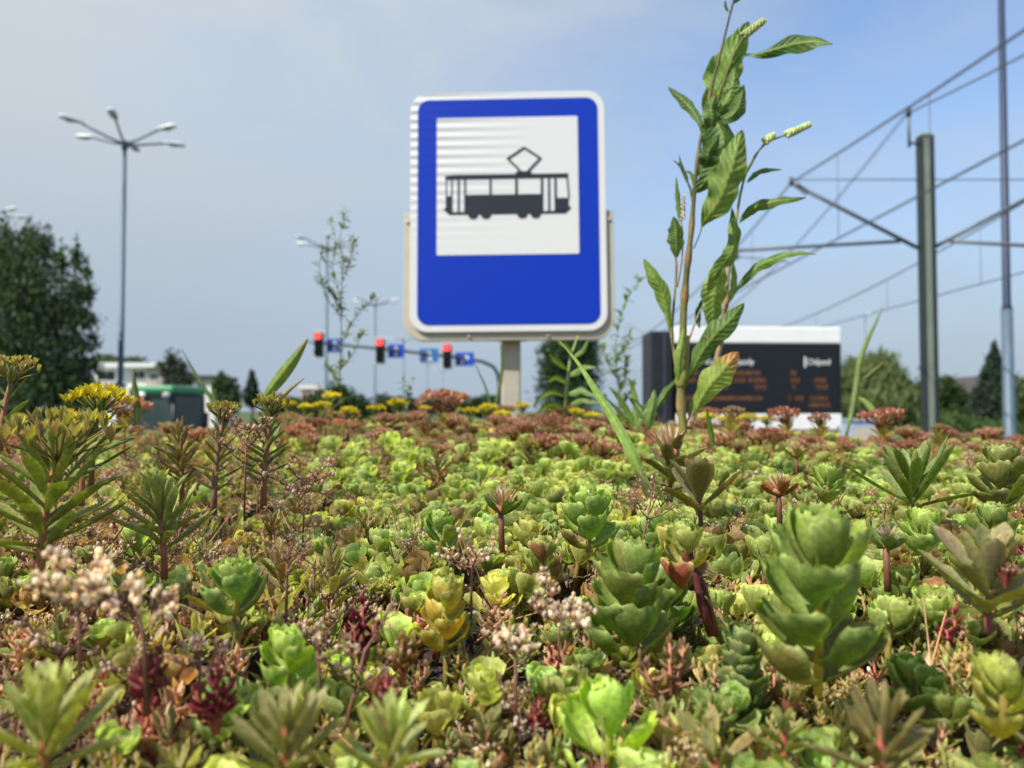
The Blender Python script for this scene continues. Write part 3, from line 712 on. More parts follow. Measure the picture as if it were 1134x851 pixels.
# ------------------------------------------------------------------ tractor
M['cab_glass']=mat('cab_glass',(.03,.052,.052),.25,var=.35,scale=1.2)
def tractor():
    Y=22.; c=at(190,450,Y); X=at(188,450,Y)[0]; zt=at(190,428,Y)[2]
    t=thing('tractor','green-roofed tractor with a dark glass cab, below the white house','tractor',(X,Y,0)); t.rotation_euler=(0,0,R(-9))
    o=lambda mb,n,m,par=t,bv=0: mb.build(n,m,par,world=False,bevel=bv)
    w=.66; 
    b=flat(); b.box(-w,w,-.85,.85,zt-.24,zt); rf=o(b,'roof',M['green_paint'],bv=.08)
    b=flat(); b.box(-w+.05,w-.05,-.8,.8,zt-.33,zt-.245); o(b,'roof_lining',M['black'],bv=.02)
    for x_ in (-.3,.45): 
        b=MB(); b.ball((x_,-.86,zt-.27),.1,nu=12,nv=8,sc_=(1.3,.5,.9)); o(b,'work_lamp',M['white_paint'] if x_<0 else M['lamp_glass'])
    z0=1.35
    for sx_ in (-1,1):
        for sy_ in (-1,1):
            b=MB(); b.tube([(sx_*(w-.02),sy_*.78,z0-.15),(sx_*(w-.08),sy_*.72,zt-.26)],.055,8); o(b,'cab_pillar',M['black'])
        b=flat(); b.box(sx_*(w-.06)-.006,sx_*(w-.06)+.006,-.7,.7,z0-.1,zt-.3); o(b,'side_window',M['cab_glass'])
    b=flat(); b.box(-w+.1,w-.1,-.756,-.744,z0,zt-.33); o(b,'rear_window',M['cab_glass'])
    b=flat(); b.box(-w+.1,w-.1,.744,.756,z0,zt-.33); o(b,'windscreen',M['cab_glass'])
    b=flat(); b.box(-.5,.5,-.5,.2,.75,1.5); o(b,'seat',M['black'],bv=.06)
    b=flat(); b.box(-.75,.75,-.8,.8,.8,1.25); o(b,'cab_floor',M['green_paint'],bv=.05)
    b=flat(); b.box(-.38,.38,.82,2.6,.85,1.6); o(b,'hood',M['green_paint'],bv=.12)
    b=MB(); b.tube([(.5,1.1,1.3),(.5,1.1,2.4)],.05,10); o(b,'exhaust_pipe',M['black'])
    for sx_ in (-1,1):
        for y_,r_,wd in ((-.25,.85,.45),(2.1,.6,.35)):
            b=MB(); th=np.linspace(0,2*math.pi,29)[:-1]; prof=[(-wd/2,.72*r_),(-wd/2*.95,.97*r_),(0,r_),(wd/2*.95,.97*r_),(wd/2,.72*r_)]
            V=[(sx_*.95+px_,y_+rr_*math.cos(a),r_+rr_*math.sin(a)) for px_,rr_ in prof for a in th]; i=np.arange(28); j=(i+1)%28
            b.add(V,[np.stack([k*28+i,k*28+j,(k+1)*28+j,(k+1)*28+i],1) for k in range(4)])
            wh=o(b,'wheel',M['rubber'])
            b=MB(); b.tube([(sx_*.95-wd*.3,y_,r_),(sx_*.95+wd*.3,y_,r_)],r_*.72,24); o(b,'rim',M['yellow_paint'],wh)
tractor()
# ------------------------------------------------------------------ houses
def win(parent,x0,x1,z0,z1,y,name='window',frame=True):
    b=flat(); b.box(x0,x1,y-.02,y-.01,z0,z1); o=b.build(name,M['glass_dark'],parent)
    if frame:
        f=.08; b=flat(); b.box(x0-f,x1+f,y-.05,y-.003,z0-f,z0-.002); b.box(x0-f,x1+f,y-.05,y-.003,z1+.002,z1+f); b.box(x0-f,x0-.002,y-.05,y-.003,z0-.002,z1+.002); b.box(x1+.002,x1+f,y-.05,y-.003,z0-.002,z1+.002)
        b.box((x0+x1)/2-.03,(x0+x1)/2+.03,y-.04,y-.021,z0,z1)
        b.build('frame',M['white_paint'],o)
Y=90.; hx=lambda px,Yh=Y: at(px,450,Yh)[0]; hz=lambda py,Yh=Y: at(150,py,Yh)[2]
h=thing('house','white flat-roofed house of two storeys with dark windows, behind the lamp pole and tractor','house',(hx(140),Y,0))
b=flat(); b.box(hx(98),hx(182),Y,Y+9,0,hz(428)); b.build('lower_wall',M['plaster'],h)
b=flat(); b.box(hx(101),hx(160),Y+.6,Y+9,hz(428),hz(407)); b.build('upper_wall',M['plaster'],h)
b=flat(); b.box(hx(160),hx(178),Y+.3,Y+9,hz(427.9),hz(408)); b.build('side_wing',M['plaster_warm'],h)
b=flat(); b.box(hx(99),hx(176),Y-.3,Y+9.4,hz(407),hz(402)); b.build('roof',M['white_paint'],h)
b=flat(); b.box(hx(97),hx(128),Y-1.2,Y-.01,hz(430),hz(425)); b.build('balcony',M['white_paint'],h)
win(h,hx(104),hx(124),hz(421),hz(411),Y+.6); win(h,hx(143),hx(157),hz(419),hz(411),Y+.6); win(h,hx(128),hx(137),hz(440),hz(422),Y,'door'); win(h,hx(143),hx(152),hz(440),hz(430),Y); win(h,hx(164),hx(173),hz(421),hz(414),Y+.3)
win(h,hx(102),hx(122),hz(446),hz(434),Y)
Y=110.; hz2=lambda py: at(150,py,110)[2]
h=thing('house','low pale house with a dark roof, right of the white house','house',(hx(225,Y),Y,0))
b=flat(); b.box(hx(196,Y),hx(238,Y),Y,Y+8,0,hz2(421)); b.build('wall',M['plaster'],h)
b=flat(); b.box(hx(194,Y),hx(240,Y),Y-.4,Y+8.4,hz2(421),hz2(416)); b.build('roof',M['roof_dark'],h)
win(h,hx(203,Y),hx(212,Y),hz2(433),hz2(425),Y); win(h,hx(218,Y),hx(227,Y),hz2(433),hz2(425),Y)
Y=180.; z3=lambda py: at(150,py,180)[2]
h=thing('house','far pinkish-white building seen over the bushes below the leftmost lane sign','house',(hx(344,Y),Y,0))
b=flat(); b.box(hx(332,Y),hx(358,Y),Y,Y+10,0,z3(431)); b.build('wall',mat('pink_plaster',(.62,.42,.42),.8),h)
b=flat(); b.box(hx(331,Y),hx(359,Y),Y-.3,Y+10.3,z3(431),z3(427)); b.build('roof',M['plaster'],h)
for p in (337,343,349): win(h,hx(p-1.5,Y),hx(p+1.5,Y),z3(440),z3(434),Y,frame=False)
Y=60.; z4=lambda py: at(1090,py,60)[2]
h=thing('house','brick-red house with a dark gable roof behind the conifer at the right edge','house',(hx(1100,Y),Y,0))
xl,xr=hx(1072,Y),hx(1165,Y); zz=z4(436)
b=flat(); b.box(xl+.4,xr-.4,Y,Y+8,0,zz); b.build('wall',M['brick'],h)
b=flat(); xm_=(xl+xr)/2; b.poly([(xl,zz),(xm_,z4(414)),(xr,zz)],Y-.4,Y+8.4); b.build('roof',M['roof_dark'],h)
b=flat(); b.box(xm_-3.9,xm_-3.4,Y+2,Y+2.5,zz,z4(416)); b.build('chimney',M['brick'],h)
win(h,xl+1,xl+2.2,1.2,2.4,Y)
# grey cabinet low to the right of the board
Y=9.; p=at(942,466,Y); q2=at(982,466,Y); zc=at(960,464.5,Y)[2]
cb=thing('switch_cabinet','pale blue-grey cabinet top just right of the departure board, below the grass stalk','cabinet',(p[0],Y,.22))
b=flat(); b.box(p[0],q2[0],Y,Y+.3,.22,zc-.02); b.build('body',mat('cabinet_paint',srgb(150,165,190),.5),cb,bevel=.01)
b=flat(); b.box(p[0]-.02,q2[0]+.02,Y-.02,Y+.32,zc-.019,zc); b.build('lid',mat('cabinet_lid',srgb(160,172,192),.5),cb,bevel=.005)
b=flat(); b.box(p[0]+.04,q2[0]-.04,Y-.008,Y-.001,.4,zc-.1); b.build('door',M['alu'],cb)
# ------------------------------------------------------------------ trees
def crown(blobs,Y,n,size,c0,c1,up=.3,shell=.45,depth=1.,elong=1.):
    """leaf clumps spread through the crown volume; blobs in photo pixels (px,py,rx,ry) at depth Y"""
    mb=MB(); Ps=[]; Ks=[]
    wts=np.array([b_[2]*b_[3] for b_ in blobs],float); wts/=wts.sum()
    cnt=(wts*n).astype(int)+3
    for (px,py,rx,ry),m_ in zip(blobs,cnt):
        c=at(px,py,Y); k=Y/850
        d=rng.normal(size=(m_,3)); d/=np.linalg.norm(d,axis=1)[:,None]
        r=rng.random(m_)**shell*(1+.14*rng.normal(size=m_))
        # ragged: lumps
        lump=1+.18*np.sin(d[:,0]*7+px)*np.sin(d[:,2]*8+py)
        P=d*(r*lump)[:,None]*np.array((rx*k,rx*k*depth,ry*k))+c
        Ps.append(P)
        t=np.clip(rng.random(m_)*.8+.25*np.sin(P[:,0]*9/k/40)*np.sin(P[:,2]*7/k/40),0,1)[:,None]
        Ks.append(np.array(c0)*(1-t)+np.array(c1)*t)
    P=np.vstack(Ps); K=np.vstack(Ks); m_=len(P)
    a=rng.normal(size=(m_,3)); a[:,2]=np.abs(a[:,2])*up*3+.2*a[:,2]; a/=np.linalg.norm(a,axis=1)[:,None]
    q_=rng.normal(size=(m_,3)); b_=np.cross(a,q_); b_/=np.linalg.norm(b_,axis=1)[:,None]
    s_=size*(0.6+.8*rng.random(m_))[:,None]
    nrm=np.cross(a,b_)
    V=np.stack([P-a*s_*elong,P+b_*s_*.5+nrm*s_*.15,P+a*s_*elong,P-b_*s_*.5+nrm*s_*.15],1).reshape(-1,3)
    mb.add(V,np.arange(4*m_).reshape(-1,4),np.repeat(K,4,axis=0)); mb.smooth=False
    return mb
def trunk(x,Y,zt,r,limbs=7,spread=1.5):
    b=MB(); b.tube([(x,Y,0),(x+r*.3,Y,zt*.3),(x-r*.2,Y,zt*.65),(x,Y,zt)],[r*1.2,r,r*.6,r*.15],9)
    for k in range(limbs):
        t=.3+.6*k/limbs; a=k*2.4; s_=spread*(1-.5*t)
        p_=np.array((x,Y,zt*t)); b.tube([p_,p_+np.array((math.cos(a)*s_*.5,math.sin(a)*s_*.5,s_*.35)),p_+np.array((math.cos(a)*s_,math.sin(a)*s_,s_*.9))],[r*.4,r*.25,r*.06],5,cap=False)
    return b
def tree(label,px,Y,blobs,n,size,c0,c1,cat='tree',name='tree',r=.15,group=None,**kw):
    X=at(px,450,Y)[0]; top=min(b_[1]-b_[3]*.6 for b_ in blobs); zt=at(px,top,Y)[2]
    t=thing(name,label,cat,(X,Y,0),group)
    sp_=max(b_[2] for b_ in blobs)*Y/850*.7
    trunk(X,Y,max(zt,.5),r,spread=sp_).build('trunk',M['bark'],t)
    crown(blobs,Y,n,size,c0,c1,**kw).build('crown',M['tree'],t)
    return t
DG0=(.034,.062,.032); DG1=(.095,.145,.065)
# big dark tree, many upswept shoots: blobs along rising limbs
bl=[(30,330,55,60),(10,300,45,45),(0,380,70,70),(50,390,48,55),(15,440,90,40),(70,430,36,45)]
for (x_,y_,rx,ry) in [(5,268,16,24),(32,270,13,26),(50,272,10,25),(68,292,11,22),(85,288,7,26),(96,300,6,16),(86,325,16,20),(97,325,10,12),(92,355,18,14),(100,350,8,7),(90,380,22,13),(104,375,7,6),(88,405,24,13),(103,402,7,6),(86,428,26,14),(-30,300,40,60),(75,345,26,28)]: bl.append((x_,y_,rx,ry))
tree('big dark green tree at the left edge of the picture',30,25,bl,26000,.075,DG0,DG1,r=.2,up=.9,shell=.6,elong=1.3)
tree('thin grey-green young tree standing right in front of the white house',190,60,[(190,402,10,16),(183,412,8,10),(200,408,9,12),(206,420,12,10),(178,404,6,5),(192,425,16,10)],1600,.16,(.06,.075,.05),(.12,.13,.09),r=.09,shell=.8)
tree('dark rounded bush right of the low pale house',249,70,[(247,428,11,14),(256,436,9,12),(250,446,16,14)],2600,.22,DG0,DG1)
tree('small dark pointed conifer far behind the traffic lights, left of the leftmost one',279,110,[(279,418,3,9),(279,428,6,9),(279,440,10,12)],1500,.3,DG0,(.04,.07,.035),name='conifer',elong=1.2)
tree('pale treetop peeping over the roof of the white house',135,120,[(115,398,14,6),(150,400,12,5),(130,404,28,8)],1200,.35,(.08,.1,.06),(.15,.17,.1))
tree('dark green bush below the leftmost lane sign and wispy weed',372,48,[(365,446,22,20),(350,452,22,16),(388,450,18,18),(376,436,12,10),(400,455,14,14)],5000,.13,(.03,.06,.02),(.07,.11,.04),name='bush',cat='bush')
hb=[(x_,450+random.uniform(-2,3),9+random.random()*6,8+random.random()*6) for x_ in range(300,345,9)]
tree('dark hedge running left of the bush below the traffic lights',318,75,hb,3500,.24,DG0,(.05,.08,.03),name='hedge',cat='hedge')
hb=[(x_,450+random.uniform(-3,3),10+random.random()*5,6+random.random()*6) for x_ in range(424,560,10)]
tree('long low dark hedge under the lane signs, seen far behind the yellow flowers',490,95,hb,6500,.28,DG0,(.05,.085,.035),name='hedge',cat='hedge')
tree('dark round-topped tree right behind the tram stop sign',630,28,[(628,395,33,25),(614,410,20,40),(650,405,18,35),(632,440,38,40),(626,378,22,12),(648,385,16,14)],9000,.075,(.022,.048,.02),(.055,.1,.035),r=.12)
tree('drooping light green willow between the departure board and the overhead line pole',965,45,[(950,425,24,24),(975,420,22,28),(990,435,18,26),(935,440,18,26),(1000,450,16,24),(965,450,46,26),(945,408,8,9),(975,402,9,8)],17000,.11,(.10,.14,.05),(.22,.27,.10),elong=2.6,r=.25,up=2.5)
tree('dark green round tree behind the overhead line pole',1040,52,[(1035,440,26,24),(1050,430,14,14),(1018,450,22,26),(1062,452,22,22),(1040,465,45,22),(1000,462,22,18)],8000,.15,(.03,.06,.02),(.07,.115,.035))
tree('mid green bush at the foot of the conifer at the right',1060,40,[(1055,475,30,18),(1085,480,26,14),(1030,480,22,14),(1115,480,24,16)],7000,.1,(.05,.09,.025),(.09,.15,.04),name='bush',cat='bush')
cb_=[]
for k in range(13):
    f=k/12; y_=384+f*88; r_=3+f*31; cb_.append((1101+random.uniform(-2,2)*f,y_,r_,6.5))
    cb_.append((1101-r_*.75,y_+3,r_*.4,4)); cb_.append((1101+r_*.75,y_+3,r_*.4,4))
tree('dark blue-green spruce behind the pole at the right edge',1101,46,cb_,11000,.11,(.025,.045,.03),(.055,.085,.055),name='spruce',r=.16)
tree('green bushy tree cut off by the right edge of the picture',1150,42,[(1150,440,28,30),(1135,455,20,26),(1165,460,30,30),(1140,475,30,20)],6000,.12,(.04,.065,.025),(.08,.12,.045))
# ================================================================== PLANTS ON THE BED
def plant(name,label,cat,loc,parts,rot=0,sc_=1,group=None,tilt=(0,0)):
    t=thing(name,label,cat,loc,group); t.rotation_euler=(tilt[0],tilt[1],rot); t.scale=(sc_,)*3
    for nm,mb,m in parts:
        if mb.n: mb.build(nm,M[m],t,world=False)
    return t
# ---- the tall weed in the middle (built leaf by leaf on its own stems)
WY=.93
def wpt(px,py,dy=0): return at(px,py,WY+dy)
VG=(.145,.24,.048); VD=(.068,.132,.032); VL=(.28,.38,.09)
def smoothpath(P,n):
    P=np.asarray(P,float); t=np.concatenate([[0],np.cumsum(np.linalg.norm(np.diff(P,axis=0),axis=1))]); t/=t[-1]
    # Catmull-Rom
    out=[]
    for s_ in np.linspace(0,1,n):
        i=min(np.searchsorted(t,s_,side='right')-1,len(P)-2); i=max(i,0); f=(s_-t[i])/(t[i+1]-t[i]+1e-9)
        p0=P[max(i-1,0)];p1=P[i];p2=P[i+1];p3=P[min(i+2,len(P)-1)]
        out.append(.5*((2*p1)+(-p0+p2)*f+(2*p0-5*p1+4*p2-p3)*f*f+(-p0+3*p1-3*p2+p3)*f**3))
    return np.array(out)
def wleaf(spine,w,col=VG,tipc=None,twist=0,fold=.35,ripple=.24,dys=None,n=90,nv=15,Yb=None,petiole=.06,peak=.42,thick=0,rn=5.5,veins=.14,face=0):
    """lance leaf along a spine of photo pixels; dys = depth offset of each spine point"""
    Yb=WY if Yb is None else Yb
    dys=dys if dys is not None else np.linspace(0,-.02,len(spine))
    P=smoothpath([at(px,py,Yb+d) for (px,py),d in zip(spine,dys)],n)
    T=np.gradient(P,axis=0); T/=np.linalg.norm(T,axis=1)[:,None]
    view=P/np.linalg.norm(P-np.array((0,0,EYE)),axis=1)[:,None]; view=np.tile(np.array((0,1.,0)),(n,1))
    side=np.cross(T,view); side/=np.linalg.norm(side,axis=1)[:,None]; nr=np.cross(side,T)
    u=np.linspace(0,1,n); tw=(twist if np.ndim(twist) else np.array([twist,twist])); tw=np.interp(u,np.linspace(0,1,len(tw)),tw)
    cs,sn=np.cos(tw)[:,None],np.sin(tw)[:,None]; s2=side*cs+nr*sn; n2=-side*sn+nr*cs
    # width profile: peak nearer the base, long pointed tip
    uu=np.clip((u-petiole)/(1-petiole),0,1)
    pr=np.sin(math.pi*uu**(math.log(.5)/math.log(peak)))**.85*(1-.12*uu); pr=np.maximum(pr,.03)
    W=w*Yb/850/2*pr; v=np.linspace(-1,1,nv)
    V=[];K=[]
    ph=random.uniform(0,6); ph2=random.uniform(0,6); wob=.13 if veins else 0
    for i in range(n):
        for vv in v:
            rip=ripple*W.max()*(abs(vv)**1.6)*math.sin(rn*2*math.pi*u[i]+ph+(1.2 if vv>0 else 0))*math.sin(math.pi*min(1,u[i]*1.1))
            pk=W.max()*.07*math.cos((u[i]*15-abs(vv)*1.9)*2*math.pi)*math.sin(math.pi*abs(vv))*(1 if veins else 0)
            wv=1+wob*math.sin((9 if vv>0 else 7)*u[i]*2.6+(ph if vv>0 else ph2))*math.sin(math.pi*u[i])+wob*.35*math.sin(u[i]*41+ph*vv)
            V.append(P[i]+s2[i]*W[i]*wv*vv*math.cos(fold*abs(vv))+n2[i]*(W[i]*abs(vv)*fold+rip+pk-W.max()*.05*math.exp(-(vv/.1)**2)))
            c=mixc(col,col if tipc is None else tipc,ss((u[i]-.72)/.2) if tipc is not None else 0)
            mid=math.exp(-(vv/.09)**2)
            vein=max(0,math.cos((u[i]*15-abs(vv)*1.9)*2*math.pi))**6*(1-abs(vv))*veins*2
            c=mixc(c,np.array(VL)*1.15,min(.8,mid*.6+vein)); c=c*(1+.10*math.sin(u[i]*23+ph)*math.sin(vv*3+ph))
            K.append(c)
    i,j=np.meshgrid(np.arange(n-1),np.arange(nv-1),indexing='ij'); a=(i*nv+j).ravel()
    return np.array(V),np.stack([a,a+nv,a+nv+1,a+1],1),np.array(K)
base=at(756,478,WY)
wd=thing('tall_weed','tall leafy weed with wavy pointed leaves and pale flower spikes, right of the stop sign','plant',(base[0],WY,base[2]-.035))
def stem(pts,r0,r1,c0_,c1_,nodes=(),dy=None,n=60,m='stem'):
    dy=dy or [0]*len(pts); P=smoothpath([wpt(px,py,d) for (px,py),d in zip(pts,dy)],n); b=MB()
    u=np.linspace(0,1,n); rad=np.interp(u,[0,.3,.55,1],[r0,r0*.75+r1*.25,r0*.3+r1*.7,r1]); col=None; col=np.array([mixc(c0_,c1_,x) for x in u])*(.85+.2*np.sin(u*31))[:,None]
    for nd in nodes:
        g_=np.exp(-((u-nd)/.016)**2); rad=rad*(1+.38*g_); col=col*(1-.5*g_)[:,None]+np.array((.42,.2,.12))*.5*g_[:,None]
    b.tube(P,rad*1.0,10,col); b.build('stem',M['stem'],wd); return P
k_=WY/850
SG=(.26,.2,.05); SR=(.30,.14,.06)
stem([(757,482),(754,440),(756,400),(757,350),(759,318),(762,288),(765,262),(768,225),(771,190),(775,160),(783,120),(790,90),(799,55),(808,18),(814,-4)],4.6*k_,1.1*k_,(.22,.21,.05),(.08,.07,.03),nodes=(.07,.19,.31,.395,.47,.62,.76))
b=MB(); 
for f0,f1 in (((755,430),(757,375)),):  # leaf sheath round the lower stem
    b.tube(smoothpath([wpt(754,432),wpt(756,405),wpt(758,384),wpt(759,372)],8),np.array([3.2,6.2,6.6,6.2,5.8,5.2,5.0,4.4])*k_*1.1,10,np.linspace((.2,.22,.05),(.25,.2,.06),8)); 
b.build('sheath',M['stem'],wd)
stem([(762,474),(772,450),(785,425),(795,392),(799,362),(804,335),(806,305),(812,272),(816,240),(820,215),(827,190),(838,170),(852,157),(872,149),(884,143)],4.2*k_,.8*k_,(.42,.26,.17),(.2,.22,.07),nodes=(.28,.4,.52),dy=[0,.01,.02,.02,.02,.02,.02,.02,.02,.02,.02,.02,.02,.02,.02])
stem([(752,432),(748,400),(744,372),(746,340),(749,300),(748,282),(749,262)],2.2*k_,1.1*k_,(.36,.26,.14),(.2,.24,.08),nodes=(.35,.8))
stem([(750,318),(755,290),(756,262),(754,240)],1.0*k_,.7*k_,(.3,.2,.08),(.3,.2,.1))
stem([(763,376),(772,352),(778,340)],1.2*k_,.9*k_,(.4,.22,.2),(.2,.25,.08))
stem([(767,222),(764,208),(758,196),(752,180)],1.6*k_,.6*k_,(.15,.17,.05),(.08,.1,.04))
stem([(788,140),(797,105),(812,62),(824,40)],1.3*k_,.8*k_,(.14,.1,.04),(.2,.22,.07),dy=[0,-.012,-.016,-.016])
stem([(827,192),(838,172),(845,160)],.8*k_,.6*k_,(.2,.22,.07),(.2,.22,.07),dy=[.02]*3)
for P,F,K in [
    wleaf([(784,158),(790,128),(797,98),(806,72),(817,48),(829,24)],43,VG,fold=.25,ripple=.4,twist=(.2,-.2,.1),dys=[0,.006,.01,.012,.012,.01],rn=4,peak=.55),
    wleaf([(792,104),(806,80),(820,64),(840,60),(862,54),(884,48),(904,46),(922,49)],22,VD,fold=.3,ripple=.3,twist=(.6,.5,0,-.1,.5),dys=[0,-.01,-.02,-.035,-.05,-.06,-.07,-.08],peak=.72,rn=3,petiole=.16),
    wleaf([(778,158),(776,140),(768,124),(757,112),(740,97)],14,VD,fold=.4,ripple=.1,twist=.3,dys=[0,.0,.01,.02,.03],peak=.6,rn=2),
    wleaf([(787,138),(800,133),(813,126),(820,112),(824,94)],20,mixc(VG,VD,.5),fold=.35,twist=(.4,0,-.3),dys=[0,-.01,-.015,-.01,0],peak=.5,rn=2),
    wleaf([(782,118),(796,140),(801,160),(794,182),(782,200),(770,214)],42,mixc(VD,VG,.2),fold=.3,ripple=.3,twist=(-.2,.2,.1),dys=[-.004,-.012,-.02,-.022,-.02,-.015],peak=.5,rn=3),
    wleaf([(768,276),(774,262),(780,246),(794,226),(804,204),(812,180),(822,144)],40,mixc(VG,VL,.35),fold=.25,ripple=.2,twist=(.2,-.1,.1),dys=[0,-.01,-.018,-.028,-.03,-.03,-.025],peak=.5,rn=5,petiole=.18),
    wleaf([(777,168),(785,150),(789,132),(788,118),(793,104)],24,mixc(VG,VD,.6),fold=.35,ripple=.3,twist=(.3,-.3,.2),dys=[0,-.008,-.014,-.014,-.01],peak=.5,rn=3),
    wleaf([(784,140),(795,126),(806,110),(812,92),(814,74)],24,VG,fold=.3,ripple=.35,twist=(-.3,.4,0),dys=[0,-.006,-.004,0,.004],peak=.5,rn=4),
    wleaf([(772,196),(782,180),(786,166),(797,150)],22,mixc(VD,VG,.4),fold=.3,ripple=.3,twist=(.4,0,-.3),dys=[0,-.022,-.028,-.026],peak=.5,rn=3),
    wleaf([(826,204),(836,194),(846,189),(866,188)],7,VD,fold=.4,dys=[.02,.02,.02,.02],peak=.4,rn=2),
    wleaf([(817,250),(826,238),(840,228),(862,223),(893,219)],14,mixc(VG,VD,.3),fold=.3,twist=.2,dys=[.02,.015,.005,-.01,-.02],rn=3),
    wleaf([(812,326),(824,311),(842,294),(860,286),(882,280),(904,282)],13,mixc(VG,VD,.5),fold=.3,twist=.4,dys=[.02,.01,0,-.015,-.03,-.04],rn=3),
    wleaf([(810,226),(812,244),(814,266),(808,284),(798,296),(789,310),(784,330)],19,mixc(VG,VL,.2),fold=.3,twist=(-.3,.3,.5),dys=[.01,0,-.008,-.012,-.012,-.01,0],peak=.5,rn=4),
    wleaf([(800,284),(796,300),(792,322),(790,345),(789,368)],30,mixc(VG,VL,.45),fold=.3,ripple=.1,twist=(-.2,.2),dys=[.0,-.006,-.006,0,.008],peak=.5,rn=3,petiole=.02,veins=.2),
    wleaf([(757,432),(765,415),(777,391),(793,370),(808,355),(824,336)],27,mixc(VG,VD,.45),fold=.3,ripple=.14,twist=(.4,.1,.2),dys=[0,-.015,-.025,-.03,-.03,-.02],peak=.58,rn=3,petiole=.1),
    wleaf([(762,472),(770,456),(779,438),(792,420),(806,404),(818,390)],33,mixc(VL,(.4,.42,.08),.3),tipc=(.55,.25,.1),fold=.25,ripple=.1,twist=(.2,0),dys=[0,-.01,-.02,-.028,-.03,-.03],peak=.62,rn=3,petiole=.1),
    wleaf([(745,395),(742,372),(740,350),(734,326),(724,306),(713,287)],19,mixc(VL,VG,.4),fold=.3,ripple=.06,twist=(.3,-.1),dys=[0,-.005,-.01,-.015,-.02,-.02],peak=.6,rn=2,petiole=.22),
    wleaf([(749,288),(749,276),(749,262),(748,250),(746,240)],20,mixc(VG,VD,.4),fold=.2,dys=[0,-.003,-.005,-.005,-.005],peak=.5,rn=1,petiole=.05),
    wleaf([(753,248),(752,230),(750,212),(749,196)],7,VG,fold=.4,dys=[0]*4,rn=1,peak=.4),
    wleaf([(764,206),(760,198),(754,185),(745,177)],4,VD,fold=.4,dys=[0]*4,rn=1),
    wleaf([(766,212),(770,204),(765,192),(759,190)],7,VG,fold=.4,dys=[0]*4,rn=1),
    wleaf([(763,200),(756,186),(752,172)],4,VD,fold=.4,dys=[0]*3,rn=1),
    wleaf([(718,478),(720,462),(723,448),(725,431)],15,mixc(VG,(.2,.28,.12),.5),fold=.35,dys=[0,-.01,-.012,-.01],rn=1,peak=.45),
    wleaf([(720,462),(730,447),(740,432),(752,418)],11,VD,fold=.5,dys=[0,.01,.01,.005],rn=2,peak=.5),
    wleaf([(718,470),(712,458),(705,448),(697,441)],13,VD,fold=.5,dys=[0,.01,.02,.02],rn=1,peak=.5),
    wleaf([(752,428),(752,405),(755,382),(758,362)],13,mixc(VL,VG,.3),fold=.4,dys=[-.004,-.01,-.012,-.008],rn=1,peak=.45),
    wleaf([(765,470),(766,455),(768,445),(772,430)],9,VG,fold=.4,dys=[-.004,.01,.012,.008],rn=1,peak=.45),
    wleaf([(775,365),(773,350),(775,340),(779,330)],8,VD,fold=.4,dys=[.004,.01,.012,.008],rn=1,peak=.45),
    wleaf([(806,338),(812,322),(813,305),(812,290)],10,VL,fold=.4,dys=[.02,.025,.025,.02],rn=1,peak=.45),
    wleaf([(812,4),(816,-2),(820,-10)],9,VD,fold=.4,dys=[0,0,0],rn=1,peak=.45),
    wleaf([(808,14),(804,8),(803,0)],4,VD,fold=.4,dys=[0,0,0],rn=1,peak=.45)]:
    b=MB(); b.add(P,F,K); b.build('leaf',M['weed'],wd)
def spike(p0_,p1_,r,n,c,dy=0):
    b=MB(); A,B=wpt(*p0_,dy),wpt(*p1_,dy)
    for k in range(n):
        t=k/n; a=k*2.4; rr=r*k_*(1-.25*t)
        d=(B-A)/np.linalg.norm(B-A); o_=np.cross(d,(0,1,0)); o_/=np.linalg.norm(o_); e=np.cross(d,o_)
        q_=A+(B-A)*t+(o_*math.cos(a)+e*math.sin(a))*rr*.7+d*rr*.2
        b.ball(q_,rr*.42,jit(c,.2),6,4,(1,1,1.3))
    b.build('flower_spike',M['petal'],wd)
spike((822,41),(846,23),4.6,70,(.55,.62,.28),-.016)
spike((870,150),(897,138),4.4,70,(.6,.66,.35),.02)
spike((846,158),(857,149),4.6,34,(.62,.68,.36),.02)
spike((756,244),(757,216),3.2,26,(.55,.45,.36),0)
# ---- grass blades and other weeds
def blade(label,pts,w,Yb,col,dys=None,cat='grass blade',name='grass_blade',tipc=None,fold=.5,peak=.35,twist=0):
    P,F,K=wleaf(pts,w,col,tipc=tipc,fold=fold,ripple=.02,dys=dys,Yb=Yb,petiole=0,peak=peak,rn=1,veins=0,nv=7,twist=twist)
    t=thing('grass',label,'grass',tuple(P[0])); b=MB(); b.add(P,F,K); b.build('leaf',M['weed'],t); return t
blade('long bright green grass blade leaning from below the stop sign post down to the stonecrops',[(724,566),(712,530),(698,498),(680,465),(658,430),(640,402),(618,376)],14,.72,(.25,.37,.09),dys=[0,0,0,.01,.02,.03,.04],peak=.3)
blade('dry straw-coloured grass sheath at the foot of the long green blade',[(728,572),(722,552),(712,536),(703,520)],13,.715,(.42,.33,.25),peak=.4)
blade('short green grass blade in front of the tall weed\'s foot',[(728,578),(731,560),(730,544),(727,530)],11,.70,(.2,.3,.08),peak=.4)
blade('broad green grass blade pointing up beside the second left street lamp',[(284,452),(296,436),(312,415),(328,394),(341,375)],17,.82,(.2,.28,.07),tipc=(.3,.25,.12),peak=.5)
blade('withered brown grass blade crossing the foot of the broad green one',[(286,470),(300,452),(318,434),(338,418)],8,.8,(.33,.23,.12))
blade('upright narrow grass blade left of the tractor',[(152,470),(150,445),(148,425),(148,408)],11,1.1,(.16,.24,.08))
blade('thin grass stalk leaning over the tractor roof',[(246,470),(232,440),(214,410),(200,385)],5,1.2,(.14,.2,.09))
blade('thin pale grass blade right of the tractor',[(246,474),(240,452),(235,430),(232,414)],6,1.0,(.2,.27,.12))
